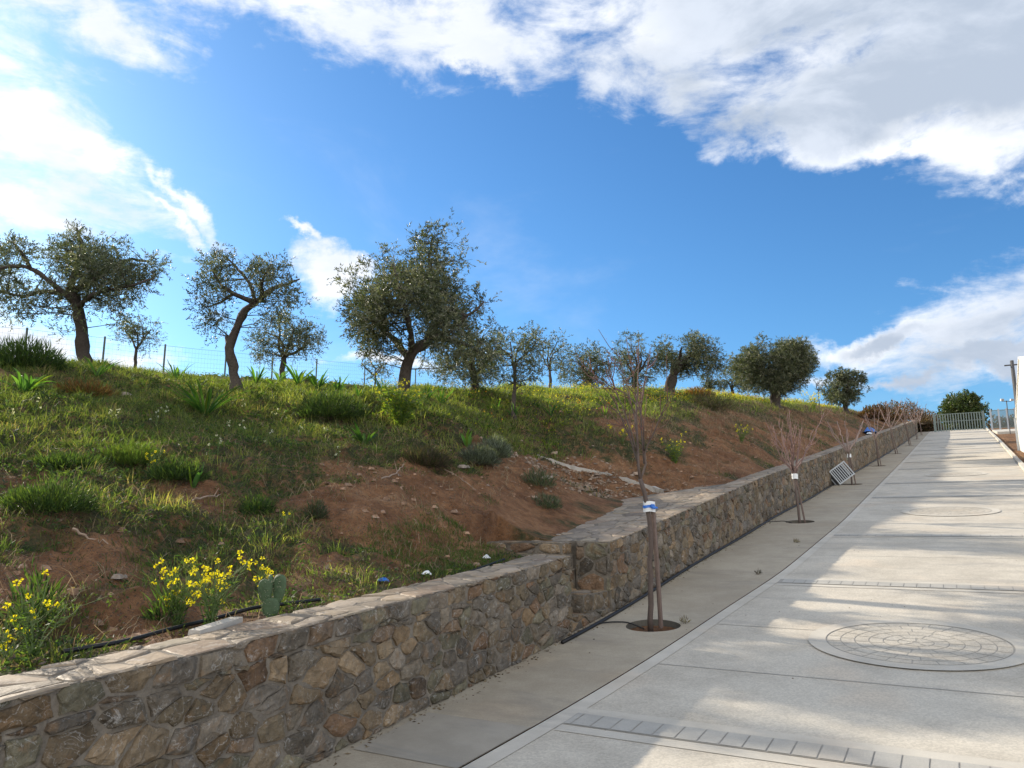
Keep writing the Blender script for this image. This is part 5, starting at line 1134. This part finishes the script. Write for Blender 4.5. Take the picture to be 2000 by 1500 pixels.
for k in range(4):
    q = MB(); q.box(W(tf, fa + (fb - fa) * k / 3, float(zr(tf)) + 1.05), .16, .12, 2.2, axes(-TH)); q.build('post', M_galv, e, org=f0)
m_ = MB()
for k in range(34): m_.box(W(tf, fa + (fb - fa) * (k + .5) / 34, float(zr(tf)) + 1.1), .035, .03, 1.9, axes(-TH))
for zz in (.2, 1.1, 2.0): m_.box(W(tf, (fa + fb) / 2, float(zr(tf)) + zz), abs(fa - fb), .04, .06, axes(-TH))
m_.build('panels', M_gate, e, org=f0)
# low concrete base at the right
tb_ = 80.; ba, bb = u_at(1940, tb_), u_at(1992, tb_); b0 = W(tb_, ba, float(zr(tb_))); m_ = MB()
m_.add([W(a, b_, float(zr(a)) + h) for a in (tb_ - 4, tb_ + 4) for b_ in (ba, bb) for h in (-.1, .22)], [(0, 1, 3, 2), (4, 6, 7, 5), (0, 4, 5, 1), (2, 3, 7, 6), (1, 5, 7, 3)]); o = m_.build('concrete_slab', M_kerb, org=b0); o.location = b0; tag(o, 'pale concrete slab in front of the grey panel fence', 'slab')
# white building, gable end towards the road
def at_t(px, t_, h): r = ray(px, 800); k = t_ / (r[0] * ST + r[1] * CT); x, y = r[0] * k, r[1] * k; return TU(x, y)[1]
tb1, tb0 = 46., 34.; uf = u_at(1985, tb1); b0 = W(tb1, uf, float(zr(tb1))); zb = float(zr(tb0)) - .2; ze = float(zr(tb1)) + 1.5; zp = ze + 2.1; tm = (tb0 + tb1) / 2
e = empty('white_building', b0, 'white rendered building at the right edge, cut off by the frame', 'building'); dpt = 9.
V = [W(tb1, uf, zb), W(tb0, uf, zb), W(tb0, uf, ze), W(tm, uf, zp), W(tb1, uf, ze)]; V2 = [p_ + W(0., -dpt, 0.) for p_ in V]; m_ = MB()
m_.add(V + V2, [(0, 1, 2, 3, 4), (9, 8, 7, 6, 5), (0, 4, 9, 5), (1, 6, 7, 2)]); m_.build('walls', M_white, e, org=b0)
m_ = MB(); n_ = np.array((0, 0, .07))
for (a, c_) in ((2, 3), (4, 3)):
    A, B = V[a] + W(0., .06, 0.), V[c_] + W(0., .06, 0.); dd = unit(A - B) * .08; A = A + dd; A2, B2 = A + W(0., -dpt - .5, 0.), B + W(0., -dpt - .5, 0.)
    m_.add([A + (0, 0, .01), B + (0, 0, .01), B2 + (0, 0, .01), A2 + (0, 0, .01), A + n_, B + n_, B2 + n_, A2 + n_], [(4, 5, 6, 7), (0, 3, 2, 1), (0, 1, 5, 4), (2, 3, 7, 6), (3, 0, 4, 7)])
m_.build('roof', M_white, e, org=b0)
q = MB(); q.box(W(tb1 - .3, uf + .07, (zb + ze) / 2 + .3), .1, .1, ze - zb - .4, axes(-TH)); q.build('downpipe', M_galv, e, org=b0)
tp = 60.; up_ = u_at(1990, tp); p0 = W(tp, up_, float(zr(tp)) - .1); hp = (828 - 722) * 60 / F * 1.0 + .9
m_ = MB(); m_.tube([p0, p0 + (0, 0, hp * .5), p0 + (0, 0, hp + .3)], (.16, .13, .11), 8, (1, 1, 1)); m_.box(p0 + (0, 0, hp), .9, .08, .08, axes(-TH)); o = m_.build('utility_pole', M_pole, org=p0); o.location = p0; tag(o, 'dark utility pole rising behind the white building', 'pole')
tp = 75.; up_ = u_at(1970, tp); p0 = W(tp, up_, float(zr(tp)) - .1); e = empty('floodlight_mast', p0, 'thin mast with two small lamps left of the white building', 'lamp')
m_ = MB(); m_.tube([(0, 0, 0), (0, 0, 2.9)], .035, 6); m_.tube([(-.4, 0, 2.85), (.4, 0, 2.85)], .03, 6); m_.build('mast', M_pole, e)
for s_ in (-.4, .4): q = MB(); q.box((s_, -.08, 2.95), .24, .14, .18, axes(0, R(20))); q.build('lamp_head', M_galv, e)
print('objects', len(bpy.data.objects), 'polys', sum(len(m.polygons) for m in bpy.data.meshes))
